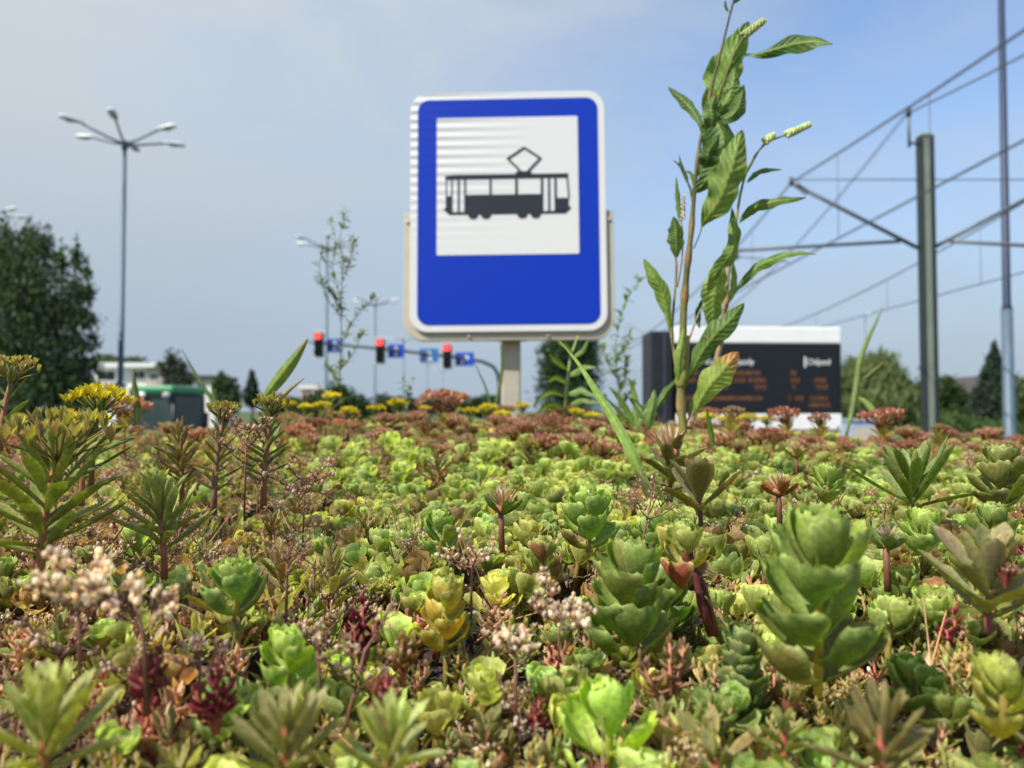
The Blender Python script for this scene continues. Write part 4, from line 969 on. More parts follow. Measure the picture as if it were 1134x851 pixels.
blade('slim green grass leaf at the right edge of the tall weed\'s foot',[(790,496),(788,480),(785,465),(782,450)],8,.9,(.15,.26,.06))
blade('thin grass blade beside the post of the tram stop sign',[(546,458),(538,430),(530,412),(524,398)],3,1.9,(.1,.16,.06))
blade('curved green grass blade touching the left side of the sign post',[(548,452),(553,430),(556,405),(554,378)],5,1.95,(.13,.2,.05))
b=MB(); 
gs=thing('grass_stalk','tall grass stalk with a pointed leaf standing right of the departure board','grass',tuple(at(936,486,1.7)))
P,F,K=wleaf([(936,488),(944,455),(950,425),(952,405),(960,380),(970,358),(979,337)],8.5,(.2,.26,.10),Yb=1.7,ripple=.02,fold=.5,petiole=0,peak=.45,rn=1,veins=0,nv=7); b.add(P,F,K); b.build('leaf',M['weed'],gs)
b=MB(); P,F,K=wleaf([(950,440),(960,446),(970,458),(980,474)],8,(.25,.33,.1),Yb=1.7,ripple=.02,fold=.5,petiole=0,peak=.45,rn=1,veins=0,nv=7); b.add(P,F,K); b.build('leaf',M['weed'],gs)
b=MB(); P,F,K=wleaf([(952,424),(962,416),(972,408),(981,400)],6,(.14,.15,.06),tipc=(.1,.08,.05),Yb=1.7,ripple=.02,fold=.5,petiole=0,peak=.6,rn=1,veins=0,nv=7); b.add(P,F,K); b.build('leaf',M['weed'],gs)
b=MB(); b.tube([at(935,490,1.7),at(944,455,1.7),at(952,415,1.7)],[.004,.0035,.0025],8,(.2,.3,.08)); b.build('stem',M['stem'],gs)
def wispy(label,Yb,main,branches,col,nleaf,lw=4,ll=15,seed=1,r=.0022):
    rr=random.Random(seed); f=at(*main[0],Yb)
    t=thing('weed',label,'plant',tuple(f)); b=MB(); fo=MB()
    paths=[main]+branches
    for i,pth in enumerate(paths):
        P=smoothpath([at(x,y,Yb+(0 if i==0 else .02*math.sin(i*2.3)*j)) for j,(x,y) in enumerate(pth)],14)
        b.tube(P,np.linspace(r if i==0 else r*.6,r*.3,14),5,(.12,.15,.07))
        T=np.gradient(P,axis=0)
        nl=nleaf if i==0 else int(nleaf*.45)
        for q_ in range(nl):
            u=rr.random()**.9*13; k=int(u); p=P[k]+(P[min(k+1,13)]-P[k])*(u-k)
            s_=Yb/850*ll*rr.uniform(.5,1.2); 
            PP,F,K=leaf(s_,s_*lw/ll,p_lance,5,3,.4,rr.uniform(-.5,.3),0,jit(col,.2),jit(col,.2))
            fo.add(put(PP,rr.uniform(0,6.28),rr.uniform(-.3,1.2),p),F,K)
    b.build('stem',M['stem'],t); fo.build('foliage',M['weed'],t); return t
wispy('tall wispy grey-green weed in front of the street lamp left of the stop sign',1.75,[(377,452),(376,420),(378,370),(378,330),(380,290),(376,262),(384,232)],
      [[(378,380),(394,352),(410,335),(416,328)],[(377,350),(362,330),(354,300),(358,270)],[(378,330),(368,300),(372,268),(366,245)],[(379,310),(388,290),(392,262)],[(377,410),(392,390),(402,365)],[(377,430),(368,415),(360,405)],[(378,345),(366,325),(352,312)]],(.22,.27,.16),105,3.0,9.5,seed=3,r=.0016)
wispy('pale wispy green weed between the stop sign and the tall knotweed-like weed',1.9,[(684,470),(686,440),(683,410),(682,380),(688,350),(698,325),(712,308)],[[(684,440),(692,420),(694,400)],[(683,420),(672,400),(668,385)],[(685,455),(696,440),(702,425)],[(684,400),(694,385),(697,372)]],(.26,.34,.16),110,3.6,10,seed=5,r=.0016)
wispy('thin little weed seen below the second blue lane sign',1.9,[(450,456),(453,440),(455,430),(458,418)],[[(453,438),(446,430),(447,420)]],(.16,.2,.1),16,5,9,seed=8,r=.001)
# leafy weed just in front of the dark tree behind the sign
lw_=thing('weed','broad-leaved green weed below the stop sign, in front of the dark tree','plant',tuple(at(626,462,1.45)))
b=MB(); b.tube([at(626,464,1.45),at(627,430,1.45),at(632,395,1.45),at(640,372,1.45)],[.004,.0035,.0025,.0015],8,(.25,.3,.1)); b.build('stem',M['stem'],lw_)
for spn,w_ in [([(626,440),(612,436),(600,440),(590,452)],10),([(626,436),(645,432),(662,440)],14),([(628,450),(645,442),(668,446)],13),([(628,418),(642,408),(660,406)],13),([(628,410),(616,402),(608,392)],10),([(632,398),(644,388),(652,376)],9),([(627,455),(608,450),(596,458)],12),([(634,390),(622,382),(616,376)],8),([(628,426),(616,420),(606,424)],9)]:
    b=MB(); P,F,K=wleaf(spn,w_,(.10,.17,.05),Yb=1.45,n=16,nv=5,rn=2,veins=0,twist=.9,dys=list(np.linspace(0,-.04,len(spn)))); b.add(P,F,K); b.build('leaf',M['weed'],lw_)
lw_=thing('weed','small bright green leafy weed just left of the foot of the tall weed','plant',tuple(at(700,478,1.2)))
for spn,w_ in [([(702,476),(694,455),(684,440),(674,428)],8),([(702,476),(704,450),(700,430),(695,418)],9),([(700,470),(688,464),(678,462)],8),([(703,478),(712,460),(716,446)],7),([(700,478),(690,462),(680,450),(665,436)],5)]:
    b=MB(); P,F,K=wleaf(spn,w_,(.2,.3,.08),Yb=1.2,n=16,nv=5,rn=2,veins=0,twist=.5); b.add(P,F,K); b.build('leaf',M['weed'],lw_)
# ---- the named stonecrops: photo position of the top and the foot, distance
taken=[]
def spot(px,pytop,Y,H): 
    """foot position so that a plant of height H has its top on the ray of (px, pytop)"""
    p=at(px,pytop,Y); return (p[0],Y,p[2]-H)
SP='stonecrop'
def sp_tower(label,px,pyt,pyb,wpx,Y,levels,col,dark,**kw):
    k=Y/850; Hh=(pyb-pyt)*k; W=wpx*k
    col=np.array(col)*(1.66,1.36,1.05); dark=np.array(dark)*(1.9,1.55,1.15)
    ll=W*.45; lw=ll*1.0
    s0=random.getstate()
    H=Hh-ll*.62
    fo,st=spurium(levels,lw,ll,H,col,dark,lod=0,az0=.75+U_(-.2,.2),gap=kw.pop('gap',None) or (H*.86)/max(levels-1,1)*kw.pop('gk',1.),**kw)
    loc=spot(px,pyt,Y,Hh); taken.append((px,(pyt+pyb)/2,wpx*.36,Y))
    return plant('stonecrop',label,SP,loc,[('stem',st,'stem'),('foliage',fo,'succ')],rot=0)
sp_tower('pale green tiered stonecrop in sharp focus with a yellow stem, right of the picture middle',697,592,728,132,.42,4,(.22,.34,.10),(.13,.24,.07),stemc=(.45,.42,.06))
sp_tower('largest stonecrop, green and tiered on a thick yellow stem, right of the sharp one',903,556,756,192,.335,4,(.23,.35,.10),(.12,.21,.07),stemc=(.5,.38,.05),outer=(.33,.3,.08))
sp_tower('bright lime green cup-shaped stonecrop at the bottom edge, right of the middle',672,735,850,150,.325,2,(.30,.46,.09),(.27,.42,.09),stemc=(.35,.4,.06),up=1.25)
sp_tower('cup-shaped green stonecrop above the bead-like seed heads, left of the bristly dry flower head',488,558,606,66,.52,2,(.2,.33,.09),(.10,.2,.06))
sp_tower('open green stonecrop with scalloped bowl leaves left of the grass blade foot',651,533,604,86,.52,3,(.21,.33,.09),(.13,.23,.07),outer=(.3,.2,.08))
sp_tower('stonecrop with red outer leaves on a bare red stem, left of the largest one',759,566,640,78,.43,2,(.22,.33,.1),(.25,.2,.07),outer=(.38,.10,.07),stemc=(.16,.03,.03))
b=MB(); b.tube([at(763,606,.43),at(771,640,.43),at(776,668,.43),at(788,704,.43)],[.0014,.0019,.0021,.0024],8,(.13,.03,.03)); b.tube([at(768,622,.433),at(780,648,.436),at(787,676,.437),at(794,704,.44)],[.0009,.0014,.0017,.002],8,(.2,.06,.05))
P0_=at(788,704,.43); o_=bpy.data.objects.new('bare_stem',b.mesh('bare_stem',M['stem'],P0_)); C.objects.link(o_); o_.location=P0_; tag(o_,'forked dark red bare stem under the red-edged stonecrop','stem')
sp_tower('dark bluish green small-leaved stonecrop left of the foot of the largest one',822,690,805,78,.37,7,(.09,.15,.07),(.05,.1,.05),top=True)
sp_tower('yellow-green stonecrop with rounded scalloped leaves at the right edge, lower half',1108,712,800,112,.33,2,(.3,.4,.12),(.3,.3,.07),outer=(.42,.34,.06),rimc=(.5,.5,.2))
sp_tower('green open rosette low between the largest stonecrop and the right-edge one',1012,722,775,92,.37,2,(.17,.29,.08),(.1,.19,.06))
sp_tower('yellowing stonecrop with orange-tinted leaves left of the bead-like seed heads',492,632,715,84,.42,3,(.28,.32,.09),(.36,.28,.06),outer=(.5,.32,.05))
sp_tower('fresh green stonecrop rosette behind the pale bowl-shaped one, in the lower left half',262,612,672,96,.40,2,(.22,.35,.1),(.09,.17,.06))
sp_tower('pale green stonecrop bowl left of the picture middle near the bottom',318,688,752,96,.36,2,(.27,.4,.1),(.2,.32,.08))
sp_tower('light green rosette just right of the bristly white and purple flower head',1020,556,606,72,.50,2,(.24,.37,.1),(.14,.25,.07))
sp_tower('curled light green rosette in the right of the bed, furthest right of the row',1098,548,606,72,.50,2,(.22,.34,.1),(.12,.22,.07))
sp_tower('olive green tall stonecrop at the right edge of the far rim, on a brown stem',1108,488,560,84,.62,3,(.22,.28,.1),(.15,.19,.07),stemc=(.2,.1,.06),outer=(.28,.24,.12))
sp_tower('green cup rosette right of the rust-coloured spent flower head',915,508,552,62,.66,2,(.2,.33,.09),(.11,.2,.06))
sp_tower('large pale green rosette behind the sharp tiered stonecrop at its right side',735,620,700,90,.47,3,(.2,.32,.1),(.12,.22,.07))
sp_tower('olive rosette with a swollen bud left of the sharp tiered stonecrop',600,588,634,64,.46,1,(.24,.27,.08),(.2,.2,.07),outer=(.28,.12,.06))
def sh_(label,px,pyt,pyb,wpx,Y,n=16,**kw):
    k=Y/850; H=(pyb-pyt)*k; L_=wpx*k*.52; H2=H-L_*.5
    fo,st,he=shoot(max(H2,.012),L_,L_*kw.pop('wr',.17),n,**kw)
    loc=spot(px,pyt,Y,H); taken.append((px,(pyt+pyb)/2,wpx*.3,Y))
    return plant('stonecrop_shoot',label,SP,loc,[('stem',st,'stem'),('foliage',fo,'succ'),('flower_head',he,'petal')],rot=U_(0,6))
sh_('tall orange-brown shoot with long narrow leaves and yellow-green buds at the left edge',48,466,640,150,.44,34,col=(.27,.29,.08),stemc=(.36,.16,.07),head='bud',zfrom=.2)
sh_('budding pink and yellow flower head cut off by the left edge, above the rim',2,400,500,70,.60,10,col=(.15,.19,.06),stemc=(.25,.12,.06),head='bud')
sh_('flat bright yellow flower head standing against the dark tree at the left',103,434,540,84,.64,14,col=(.14,.2,.06),stemc=(.25,.14,.06),head='yellow')
sh_('small yellow flower shoot just below the large yellow head at the left',92,462,560,56,.62,10,col=(.14,.2,.06),head='yellow')
sh_('pale green open stonecrop shoot with narrow leaves in the left half, sharp',184,516,640,104,.47,30,col=(.32,.34,.11),stemc=(.3,.1,.06),head=None,zfrom=.35)
sh_('yellow-green budding shoot just left of the broad grass blade',293,442,560,54,.62,32,col=(.15,.2,.07),stemc=(.3,.12,.07),head='bud')
sh_('reddish small-leaved shoot in front of the tractor cab',203,462,560,54,.66,34,col=(.2,.19,.07),tip=RUST,stemc=(.25,.1,.06))
sh_('pinkish seed-topped shoot right of the tractor',238,450,570,50,.60,34,col=(.2,.2,.09),tip=(.4,.2,.15),stemc=(.2,.1,.07),head='bud')
sh_('big blurred yellow-green shoot with a red stem in the lower left corner',52,738,900,170,.262,26,col=(.34,.34,.12),stemc=(.38,.1,.06),zfrom=.45,wr=.17,)
sh_('blurred pale green shoot with a red stem at the bottom, second from the left',316,762,900,140,.262,24,col=(.34,.33,.13),stemc=(.38,.1,.06),zfrom=.45,tip=(.32,.24,.14),wr=.16)
sh_('blurred light green shoot at the bottom, third from the left',428,770,900,124,.27,22,col=(.38,.39,.15),stemc=(.35,.14,.06),zfrom=.45,wr=.16)
sh_('blurred reddish-green shoot with a pink-red stem at the bottom, below the largest stonecrop',972,762,900,128,.265,22,col=(.30,.27,.10),tip=(.3,.16,.1),stemc=(.45,.12,.09),zfrom=.4,wr=.16)
sh_('small yellow-green shoot on a coral stem, left of the foot of the largest stonecrop',868,778,860,74,.31,12,col=(.28,.34,.1),tip=(.35,.22,.1),stemc=(.42,.12,.08),zfrom=.3,wr=.3)
sh_('pink-tinged flower shoot with a magenta bud at the right edge, middle height',1092,588,700,150,.36,18,col=(.28,.3,.13),tip=(.38,.2,.16),stemc=(.25,.08,.08),head='pinkbud',wr=.3)
sh_('dark green spiky shoot with narrow leaves left of the right-edge olive stonecrop',1008,500,580,128,.66,24,col=(.2,.26,.08),stemc=(.2,.1,.06),zfrom=.4,wr=.15)
sh_('olive green narrow-leaved shoot under the foot of the tall weed, with a brown spent head',742,478,560,84,.72,12,col=(.18,.2,.08),tip=(.25,.15,.08),stemc=(.12,.07,.05),head='dry',wr=.36)
sh_('broad brown-green leaves spreading on a dark stem right of the tall weed\'s foot',776,510,590,112,.62,9,col=(.22,.2,.1),tip=(.27,.15,.09),stemc=(.12,.05,.04),wr=.44,zfrom=.5)
def head(label,px,py,wpx,Y,kind,Hs=.03,leafc=OLIVE,nl=6,cup=None):
    k=Y/850; b=MB(); st=MB(); fo=MB(); add_head(b,kind,(0,0,Hs),wpx*k*.5)
    st.tube([(0,0,0),(0.001,0,Hs)],[.0022,.0018],6,(.2,.08,.05))
    for q_ in range(nl):
        c=jit(cup or leafc,.15); P,F,K=leaf(wpx*k*.55,wpx*k*.28,p_spoon,7,5,.4,.4,.0012,c,c*1.1,mixc(c,(.4,.35,.15),.4)); fo.add(put(P,q_*2.4,R(12)+U_(0,.3),(0,0,Hs*.86)),F,K)
    loc=spot(px,py,Y,Hs+wpx*k*.5); taken.append((px,py+wpx*.3,wpx*.3,Y))
    return plant('spent_flower_head',label,'flower head',loc,[('stem',st,'stem'),('foliage',fo,'succ'),('bristles',b,'petal')],rot=U_(0,6))
head('pale straw-coloured bristly spent flower head in the picture middle, sharp',556,536,52,.52,'dry',leafc=(.16,.24,.07))
head('rust-brown bristly spent flower head on an orange cup, left of the right-hand green cup rosette',863,520,46,.60,'dry',cup=(.3,.11,.04))
head('bristly white and purple flower head behind the largest stonecrop at its right',982,576,48,.47,'purple',leafc=(.18,.25,.08))
head('rusty bristly flower head at the rim before the right part of the departure board',882,488,30,.95,'dry')
def bd(label,px,pyt,wpx,Y,n,H=.05,big=.0017,colr=BEAD):
    k=Y/850; fo,st=beads(H,n,wpx*k*.5,big=big,colr=colr); taken.append((px,pyt+wpx*.4,wpx*.3,Y))
    return plant('seed_head',label,'seed head',spot(px,pyt,Y,H*1.05),[('stem',st,'stem'),('capsules',fo,'petal')],rot=U_(0,6))
bd('large dense whitish bead-like seed head in the lower left, strongly blurred',92,598,105,.30,150,.055,.0019,(.85,.74,.64))
bd('loose blurred whitish seed head right of the large dense one at the left',165,628,95,.30,80,.05,.0019,(.85,.72,.64))
bd('round beige bead-like seed head left of the sharp tiered stonecrop',618,640,88,.37,120,.045,.0019,(.84,.72,.62))
bd('smaller beige bead-like seed head at the lower left of the round beige one',572,690,70,.35,60,.04,.0019,(.84,.72,.62))
bd('scattered pale seed beads above the yellowing stonecrop',522,590,72,.43,48,.045)
bd('brownish seed head spray on thin dark stalks left of the picture middle',318,560,70,.42,40,.07,.0013,(.45,.32,.26))
bd('loose pinkish seed beads at the left of the bowl stonecrop near the bottom',222,694,66,.32,36,.04,.0016,(.62,.46,.42))
bd('pale seed beads over the pale green bowl stonecrop near the bottom left',356,668,50,.34,22,.05,.0016,(.66,.56,.5))
bd('brown-pink seed spray standing above the rim right of the tractor',272,452,64,.60,60,.08,.0021,(.42,.28,.22))
bd('brown-pink seed spray left of the picture middle, below the far yellow flowers',336,500,80,.60,70,.07,.0022,(.45,.3,.24))
def al(label,px,pyt,wpx,Y,col,tip=None,n=36,H=None,grow=1.):
    k=Y/850; H=H or wpx*k*.9; fo,st=album(H,col,tip,n); taken.append((px,pyt+wpx*.4,wpx*.3,Y))
    return plant('stonecrop_tuft',label,SP,spot(px,pyt,Y,H*1.1),[('stem',st,'stem'),('foliage',fo,'succ')],rot=U_(0,6))
al('crimson small-leaved stonecrop tuft near the bottom left, under the loose pinkish seed beads',163,722,58,.31,(.24,.02,.05),(.45,.16,.16))
al('crimson small-leaved stonecrop tuft right of the first crimson one at the bottom left',240,745,56,.31,(.24,.02,.05),(.4,.12,.1))
al('dark crimson upright stonecrop sprig left of the yellowing stonecrop',402,662,42,.37,(.2,.01,.04),None,30,.028)
al('pinkish red tuft at the bottom, right of the middle blurred shoots',428,752,50,.32,(.3,.03,.06),(.4,.2,.12))
al('brown-pink bean-leaved sprig between the sharp tiered stonecrop and the dark bluish one',742,704,60,.36,(.3,.16,.1),(.42,.28,.16),44,.034)
al('bright yellow-green bean-leaved sprig below the dark bluish small-leaved stonecrop',786,772,54,.33,(.34,.42,.1),(.42,.46,.16),40)
al('rusty orange sprig right of the dark crimson upright one',446,704,46,.36,(.35,.15,.05),(.35,.3,.1),36)
# ---- plants told apart only as kinds
def copy_thing(src,loc,rot,s_,label,group,tilt=(0,0)):
    r=src.copy(); C.objects.link(r); r.location=loc; r.rotation_euler=(tilt[0],tilt[1],rot); r.scale=(s_,)*3
    r['label']=label; r['group']=group
    for ch in [c for c in src.children]:
        d=ch.copy(); C.objects.link(d); d.parent=r
    return r
SPECIAL=list(taken)
def scatter(protos,n,region,label,group,size,zoff,mind=22,minY=.3,tries=60):
    """region(px,py)->weight; picks photo-visible spots on the bed, copies prototypes there"""
    used=set(); cnt=0; t_=0; taken=list(SPECIAL)
    while cnt<n and t_<n*tries:
        t_+=1
        y=.3+1.75*random.random()**1.35; x=random.uniform(-1,1)*(.70*y+.12)
        if y<minY: continue
        z=float(S(x,y)); px,py=proj(x,y,z)
        if random.random()>region(px,py,y): continue
        sp_=mind*min(1,.6/y)
        if any(abs(px-a)<max(w_,sp_) and abs(py-b_)<max(w_,sp_) and abs(yy-y)<.25 for a,b_,w_,yy in taken): continue
        taken.append((px,py,sp_*.8,y)); pi=random.randrange(len(protos)); s_=size*U_(.75,1.25)
        loc=(x,y,z-zoff*U_(.6,1.2)*s_); rot=U_(0,6.28); tl=(U_(-.2,.2),U_(-.2,.2))
        pr=protos[pi]
        if pi not in used:
            used.add(pi); pr.location=loc; pr.rotation_euler=(*tl,rot); pr.scale=(s_,)*3; pr['label']=label; pr['group']=group
        else: copy_thing(pr,loc,rot,s_,label,group,tl)
        cnt+=1
    for i,pr in enumerate(protos):
        if i not in used:
            for c_ in list(pr.children): bpy.data.objects.remove(c_)
            bpy.data.objects.remove(pr)
def proto(name,cat,parts): return plant(name,'x',cat,(0,0,-5),parts)
def P_sp(col,dark,lv=2,lod=0,H=.03,**kw):
    fo,st=spurium(lv,.0165,.0175,H,col,dark,lod=lod,**kw); return proto('stonecrop',SP,[('stem',st,'stem'),('foliage',fo,'succ')])
def P_sh(lod=1,H=.05,L_=.026,W_=.0062,n=19,nm='stonecrop_shoot',**kw):
    fo,st,he=shoot(H,L_,W_,n,lod=lod,**kw); return proto(nm,SP,[('stem',st,'stem'),('foliage',fo,'succ'),('flower_head',he,'petal')])
g_=lambda v,a,b_: 1. if a<=v<=b_ else 0.
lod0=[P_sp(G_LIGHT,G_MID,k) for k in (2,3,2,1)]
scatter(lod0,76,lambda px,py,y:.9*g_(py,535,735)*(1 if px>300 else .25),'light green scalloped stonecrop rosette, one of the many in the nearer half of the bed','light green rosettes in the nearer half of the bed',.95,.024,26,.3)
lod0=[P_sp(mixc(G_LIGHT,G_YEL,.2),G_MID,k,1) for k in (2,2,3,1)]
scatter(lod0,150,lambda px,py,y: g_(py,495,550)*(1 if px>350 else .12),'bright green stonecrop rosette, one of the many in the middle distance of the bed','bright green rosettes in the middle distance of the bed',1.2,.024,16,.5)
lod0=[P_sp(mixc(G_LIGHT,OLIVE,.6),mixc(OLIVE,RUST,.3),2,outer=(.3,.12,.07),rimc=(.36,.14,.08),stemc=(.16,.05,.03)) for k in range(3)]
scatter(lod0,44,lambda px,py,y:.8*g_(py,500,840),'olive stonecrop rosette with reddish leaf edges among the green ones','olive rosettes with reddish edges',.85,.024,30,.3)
pr=[P_sh(0,H=.05,n=18,col=(.25,.27,.09),stemc=(.3,.12,.07)),P_sh(0,H=.06,n=20,col=(.3,.29,.10),tip=(.38,.22,.12)),P_sh(0,H=.05,n=18,col=(.2,.22,.07),head='bud'),P_sh(0,H=.055,n=20,col=(.26,.22,.09),tip=(.42,.2,.13),stemc=(.35,.1,.07))]
scatter(pr,96,lambda px,py,y: g_(py,462,700)*(1 if px<330 else (.3 if px<900 else .5)),'narrow-leaved olive green stonecrop shoot on a reddish stem, one of many like it','narrow-leaved olive shoots',.72,.040,20,.42)
pr=[P_sh(0,H=.05,n=14,L_=.024,W_=.0058,col=(.22,.26,.09),tip=(.36,.2,.12),stemc=(.38,.1,.07)) for k in range(3)]
scatter(pr,26,lambda px,py,y: g_(py,690,860),'pale pink-tipped narrow-leaved shoot with a red stem near the bottom of the picture','pink-tipped shoots near the bottom',.75,.042,44,.28)
pr=[]
for k in range(3):
    fo,st=beads(.05,48,.014,big=.0016,colr=mixc(BEAD,(.4,.25,.2),k*.3)); pr.append(proto('seed_head','seed head',[('stem',st,'stem'),('capsules',fo,'petal')]))
for k in range(2):
    fo,st=beads(.075,44,.02,big=.0013,colr=mixc(BEAD,(.45,.3,.25),.4)); pr.append(proto('seed_head','seed head',[('stem',st,'stem'),('capsules',fo,'petal')]))
scatter(pr,170,lambda px,py,y:(.9 if px<480 else .25)*g_(py,480,800),'small beige and pink seed spray on hair-thin stalks among the stonecrops','small seed sprays',1.05,.040,20,.32)
def P_al(col,tip,n=33,H=.026):
    fo,st=album(H,col,tip,n); return proto('stonecrop_tuft',SP,[('stem',st,'stem'),('foliage',fo,'succ')])
scatter([P_al((.52,.54,.2),(.58,.42,.25)),P_al((.24,.3,.09),(.4,.42,.17))],75,lambda px,py,y:g_(py,640,900),'yellow-green bean-leaved stonecrop tuft near the bottom of the picture','yellow-green bean-leaved tufts near the bottom',.95,.022,24,.27)
scatter([P_al((.42,.24,.16),(.55,.38,.25)),P_al((.38,.16,.12),(.5,.4,.2))],55,lambda px,py,y:g_(py,600,900)*(1 if px<620 else .45),'pinkish brown bean-leaved stonecrop tuft among the green','pinkish brown bean-leaved tufts',.9,.022,24,.27)
scatter([P_al((.30,.03,.07),(.48,.14,.13))],30,lambda px,py,y:g_(py,560,860),'small crimson stonecrop tuft deep among the green leaves','small crimson tufts',.9,.024,30,.3)
pr=[P_sh(1,H=.045,n=12,L_=.024,col=OLIVE,tip=RUST,head=h_) for h_ in ('red','pink','rust','pink')]
scatter(pr,130,lambda px,py,y:g_(y,1.15,2.04)*(1 if px>300 else .6),'dusty red-pink stonecrop flower head on the far rim of the bed','dusty red-pink flower heads on the far rim',1.25,.040,16,1.1)
pr=[P_sh(1,H=.05,n=12,L_=.026,col=(.15,.2,.07),head='yellow') for h_ in range(2)]
for i_,(px_,py_,Yy) in enumerate([(318,447,1.55),(338,450,1.6),(357,449,1.6),(366,438,1.7),(386,455,1.6),(418,452,1.8),(440,446,1.8),(469,452,1.85),(505,441,1.9),(522,455,1.7),(541,452,1.75),(556,458,1.7),(578,449,1.95),(608,452,1.9),(638,456,1.8),(655,460,1.8),(782,462,1.7),(806,464,1.7),(828,463,1.7),(850,464,1.8),(20,462,1.6),(75,458,1.7)]):
    s_=U_(.85,1.3); p=at(px_,py_,Yy); loc=(p[0],Yy,p[2]-.06*s_)
    lab='yellow stonecrop flower head on the far rim of the bed'; grp='yellow flower heads on the far rim'
    if i_<2: pr[i_].location=loc; pr[i_].scale=(s_,)*3; pr[i_]['label']=lab; pr[i_]['group']=grp
    else: copy_thing(pr[i_%2],loc,U_(0,6),s_,lab,grp)
def rim(label,px,py,Yy,kind,wpx,Hh=.06):
    fo,st,he=shoot(Hh,.026,.008,20,col=OLIVE,tip=RUST,lod=1,head=None,zfrom=.45); add_head(he,kind,(0,0,Hh),wpx*Yy/850*.5,1)
    plant('stonecrop_flower',label,'flower head',spot(px,py,Yy,Hh+.008),[('stem',st,'stem'),('foliage',fo,'succ'),('flower_head',he,'petal')])
rim('large dull crimson flower head standing between the departure board and the overhead line pole',976,466,1.25,'red',48,.05)
rim('lone rusty flower head in front of the lower edge of the departure board',812,457,1.3,'rust',26,.06)
rim('broad dusty pink flower head, tallest on the rim, below the rightmost traffic light',490,450,1.45,'pink',56)
rim('dusty red flower head at the rim under the right half of the departure board',868,462,1.35,'red',36)
rim('raspberry red flower head at the rim just left of the board\'s lower right corner',908,464,1.35,'red',26)
rim('pink-red flower head with an orange leaf left of the tractor',138,454,1.1,'pink',56,.06)
rim('crimson flower head on the rim below the stop sign, right of its post',612,470,1.4,'red',40)
rim('orange-tipped sprig on the rim left of the overhead line pole foot',1042,474,1.3,'rust',20)
# ---- ground cover: one mass nobody could count
def lib():
    L1={}
    def pk(parts):
        V=[];F3=[];F4=[];K=[];n=0
        for mb in parts:
            if not mb.n: continue
            v,f,k=mb.arrays()
            for q_ in f:
                (F4 if q_.shape[1]==4 else F3).append(q_+n)
            V.append(v);K.append(k);n+=len(v)
        return np.vstack(V),(np.vstack(F4) if F4 else np.zeros((0,4),int)),(np.vstack(F3) if F3 else np.zeros((0,3),int)),np.vstack(K)
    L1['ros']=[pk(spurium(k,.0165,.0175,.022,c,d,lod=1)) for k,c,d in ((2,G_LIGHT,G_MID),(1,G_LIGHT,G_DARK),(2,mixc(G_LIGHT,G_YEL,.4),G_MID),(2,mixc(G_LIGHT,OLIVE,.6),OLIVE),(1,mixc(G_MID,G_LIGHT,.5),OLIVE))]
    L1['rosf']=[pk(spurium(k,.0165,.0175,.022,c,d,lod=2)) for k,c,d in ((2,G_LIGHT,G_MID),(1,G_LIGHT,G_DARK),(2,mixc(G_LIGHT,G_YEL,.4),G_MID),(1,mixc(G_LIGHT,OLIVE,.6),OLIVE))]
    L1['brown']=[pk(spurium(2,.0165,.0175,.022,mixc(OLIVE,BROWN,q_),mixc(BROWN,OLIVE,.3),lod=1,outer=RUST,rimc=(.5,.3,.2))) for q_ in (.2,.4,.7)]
    L1['alb']=[pk(album(.024,c,t,27,lod=1)) for c,t in (((.44,.46,.15),(.50,.36,.19)),((.46,.48,.17),(.58,.57,.28)),((.52,.33,.24),(.62,.46,.34)),((.46,.2,.18),(.58,.42,.27)))]
    L1['sh']=[pk(shoot(.034,.024,.0075,12,col=c,tip=t,lod=1)[:2]) for c,t in ((OLIVE,None),((.2,.24,.08),RUST),(G_DARK,None),((.24,.26,.1),(.34,.2,.13)))]
    L1['bead']=[pk(beads(.04,30,.012,big=.0014,colr=mixc(BEAD,(.45,.3,.25),.2))) for k in range(2)]
    L1['flr']=[pk(shoot(.034,.022,.008,8,col=OLIVE,tip=RUST,lod=2,head=h_)) for h_ in ('red','pink','rust','rust')]
    def dry():
        fo=MB(); st=MB()
        for k in range(7):
            c=jit(((.42,.32,.2),(.3,.15,.09),(.5,.42,.3),(.2,.12,.08))[k%4],.2); P,F,K=leaf(.014*U_(.6,1.2),.006*U_(.4,1.1),p_lance,5,4,.9,U_(-.8,1.4),0,c,c*1.1); fo.add(put(P,k*2.4,U_(-.2,1.0),(U_(-.006,.006),U_(-.006,.006),.012)),F,K)
        for k in range(3):
            a=U_(0,6.28); r_=U_(.012,.03); st.tube([(-r_*math.cos(a)*.5,-r_*math.sin(a)*.5,.006),(.002,.001,.019),(r_*math.cos(a),r_*math.sin(a),.024+U_(0,.02))],[.0007,.0006,.0003],4,jit((.36,.24,.15),.3),cap=False)
        return fo,st
    L1['dry']=[pk(dry()) for k in range(4)]
    return L1
LIB=lib()
cells={}
def emit(kind,vi,x,y,z,rot,s_,tx,ty,cm):
    cells.setdefault((kind,vi),[]).append((x,y,z,rot,s_,tx,ty,cm))
rs=np.random.default_rng(5)
y=.13
rows=[]
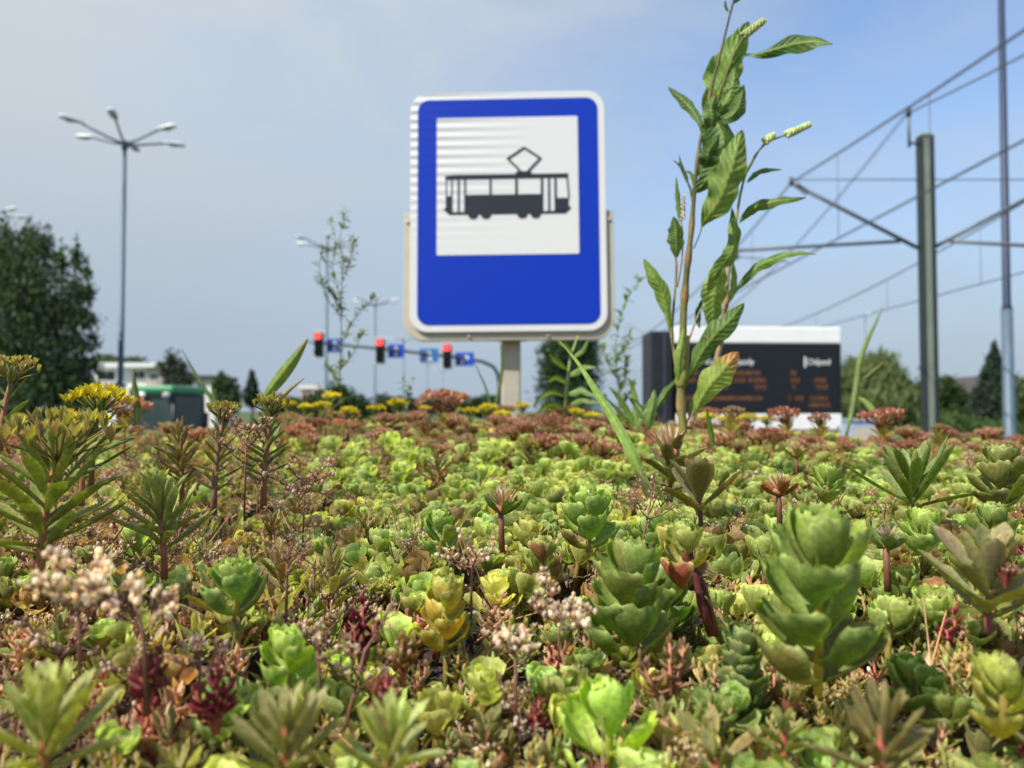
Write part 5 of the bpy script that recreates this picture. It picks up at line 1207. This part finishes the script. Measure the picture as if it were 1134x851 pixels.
while y<2.09:
    step=.0128+.0070*min(1,y/1.2)
    hw=.70*y+.62
    nx=int(2*hw/step)
    for i_ in range(nx):
        x=-hw+i_*step+rs.uniform(-.5,.5)*step; yy=y+rs.uniform(-.5,.5)*step
        if not(-2.65<x<2.65) or yy>2.1: continue
        z=float(S(x,yy)); px,py=proj(x,max(yy,.1),z)
        u=rs.random(); near=yy<1.0
        patch=math.sin(x*17+2)*math.cos(yy*14+x*5)
        left=1 if px<300 else (max(0,1-(px-300)/250) )
        if py>640:
            kind='bead' if rs.random()<.08 else 'dry' if rs.random()<.06 else 'alb' if u<.62+.2*patch else ('sh' if u<.70 else ('brown' if u<.76 else 'ros'))
        elif yy>1.25:
            kind='dry' if rs.random()<.08 else 'flr' if u<.10+.5*ss((yy-1.25)/.4)+.1*patch else ('brown' if u<.6 else 'rosf')
        else:
            pl=.16+.72*left
            kind='dry' if rs.random()<.10+.07*left else 'sh' if u<pl*.55 else ('bead' if u<pl*.7+.05 else ('brown' if u<pl*.75+.22 else ('alb' if u<pl*.75+.27 else ('ros' if near else 'rosf'))))
        if kind=='alb':
            vi=rs.choice([0,1,2,3],p=[.36,.26,.22,.16] if px>500 else [.22,.2,.33,.25])
        else: vi=rs.integers(len(LIB[kind]))
        zo={'alb':.020,'ros':.020,'rosf':.020,'brown':.022,'sh':.034,'bead':.036,'flr':.034,'dry':.018}[kind]
        s_=rs.uniform(.5,1.1)*(1 if kind!='sh' else .8)*(1.25 if kind in('ros','rosf','brown') and yy>.45 else 1)*(1.2 if kind=='alb' else 1)*(1.12 if kind in('ros','brown') and yy<=.45 else 1)
        emit(kind,vi,x,yy,z-zo*s_-abs(rs.normal(0,.008))+(.006 if yy<.7 else .001),rs.uniform(0,6.28),s_,rs.normal(0,.3),rs.normal(0,.3),rs.uniform(.58,1.08)*(1.2 if py>640 else 1))
    y+=step
def mass(kinds,name,label,m):
    b=MB()
    for (kind,vi),lst in cells.items():
        if kind not in kinds: continue
        v,f4,f3,k=LIB[kind][vi]; A=np.array(lst); n=len(A)
        c_,s_=np.cos(A[:,3]),np.sin(A[:,3]); cx,sx_=np.cos(A[:,5]),np.sin(A[:,5]); cy,sy_=np.cos(A[:,6]),np.sin(A[:,6])
        X=np.broadcast_to(v[:,0],(n,len(v)));Y_=np.broadcast_to(v[:,1],(n,len(v)));Z_=np.broadcast_to(v[:,2],(n,len(v)))
        X,Y_=X*c_[:,None]-Y_*s_[:,None],X*s_[:,None]+Y_*c_[:,None]
        Y_,Z_=Y_*cx[:,None]-Z_*sx_[:,None],Y_*sx_[:,None]+Z_*cx[:,None]
        X,Z_=X*cy[:,None]+Z_*sy_[:,None],-X*sy_[:,None]+Z_*cy[:,None]
        P=np.stack([X,Y_,Z_],-1)*A[:,4][:,None,None]+A[:,None,0:3]
        hh=rs.normal(0,.085,(n,1)); K=k[None]*A[:,7][:,None,None]*np.stack([1+hh,1+hh*.1,1-hh*.3],-1).reshape(n,1,3)
        o_=(np.arange(n)*len(v))[:,None,None]
        fs=[(f4[None]+o_).reshape(-1,4)]
        if len(f3): fs.append((f3[None]+o_).reshape(-1,3))
        b.add(P.reshape(-1,3),fs,K.reshape(-1,3))
    o=b.build(name,M[m]); tag(o,label,'ground cover',None,'stuff'); return o
tot=sum(len(v) for v in cells.values()); print('carpet plants',tot)
mass(('dry',),'plant_litter','dry curled leaves and straw lying among the stonecrops','petal')
mass(('ros','rosf','brown'),'stonecrop_carpet','low carpet of green and brownish stonecrop rosettes covering the bed between the larger plants','succ')
mass(('alb','sh'),'small_leaved_carpet','low carpet of tiny-leaved stonecrops filling the gaps of the bed','succ')
mass(('bead','flr'),'seed_head_carpet','countless tiny seed sprays and dull red flower heads woven through the bed','petal')
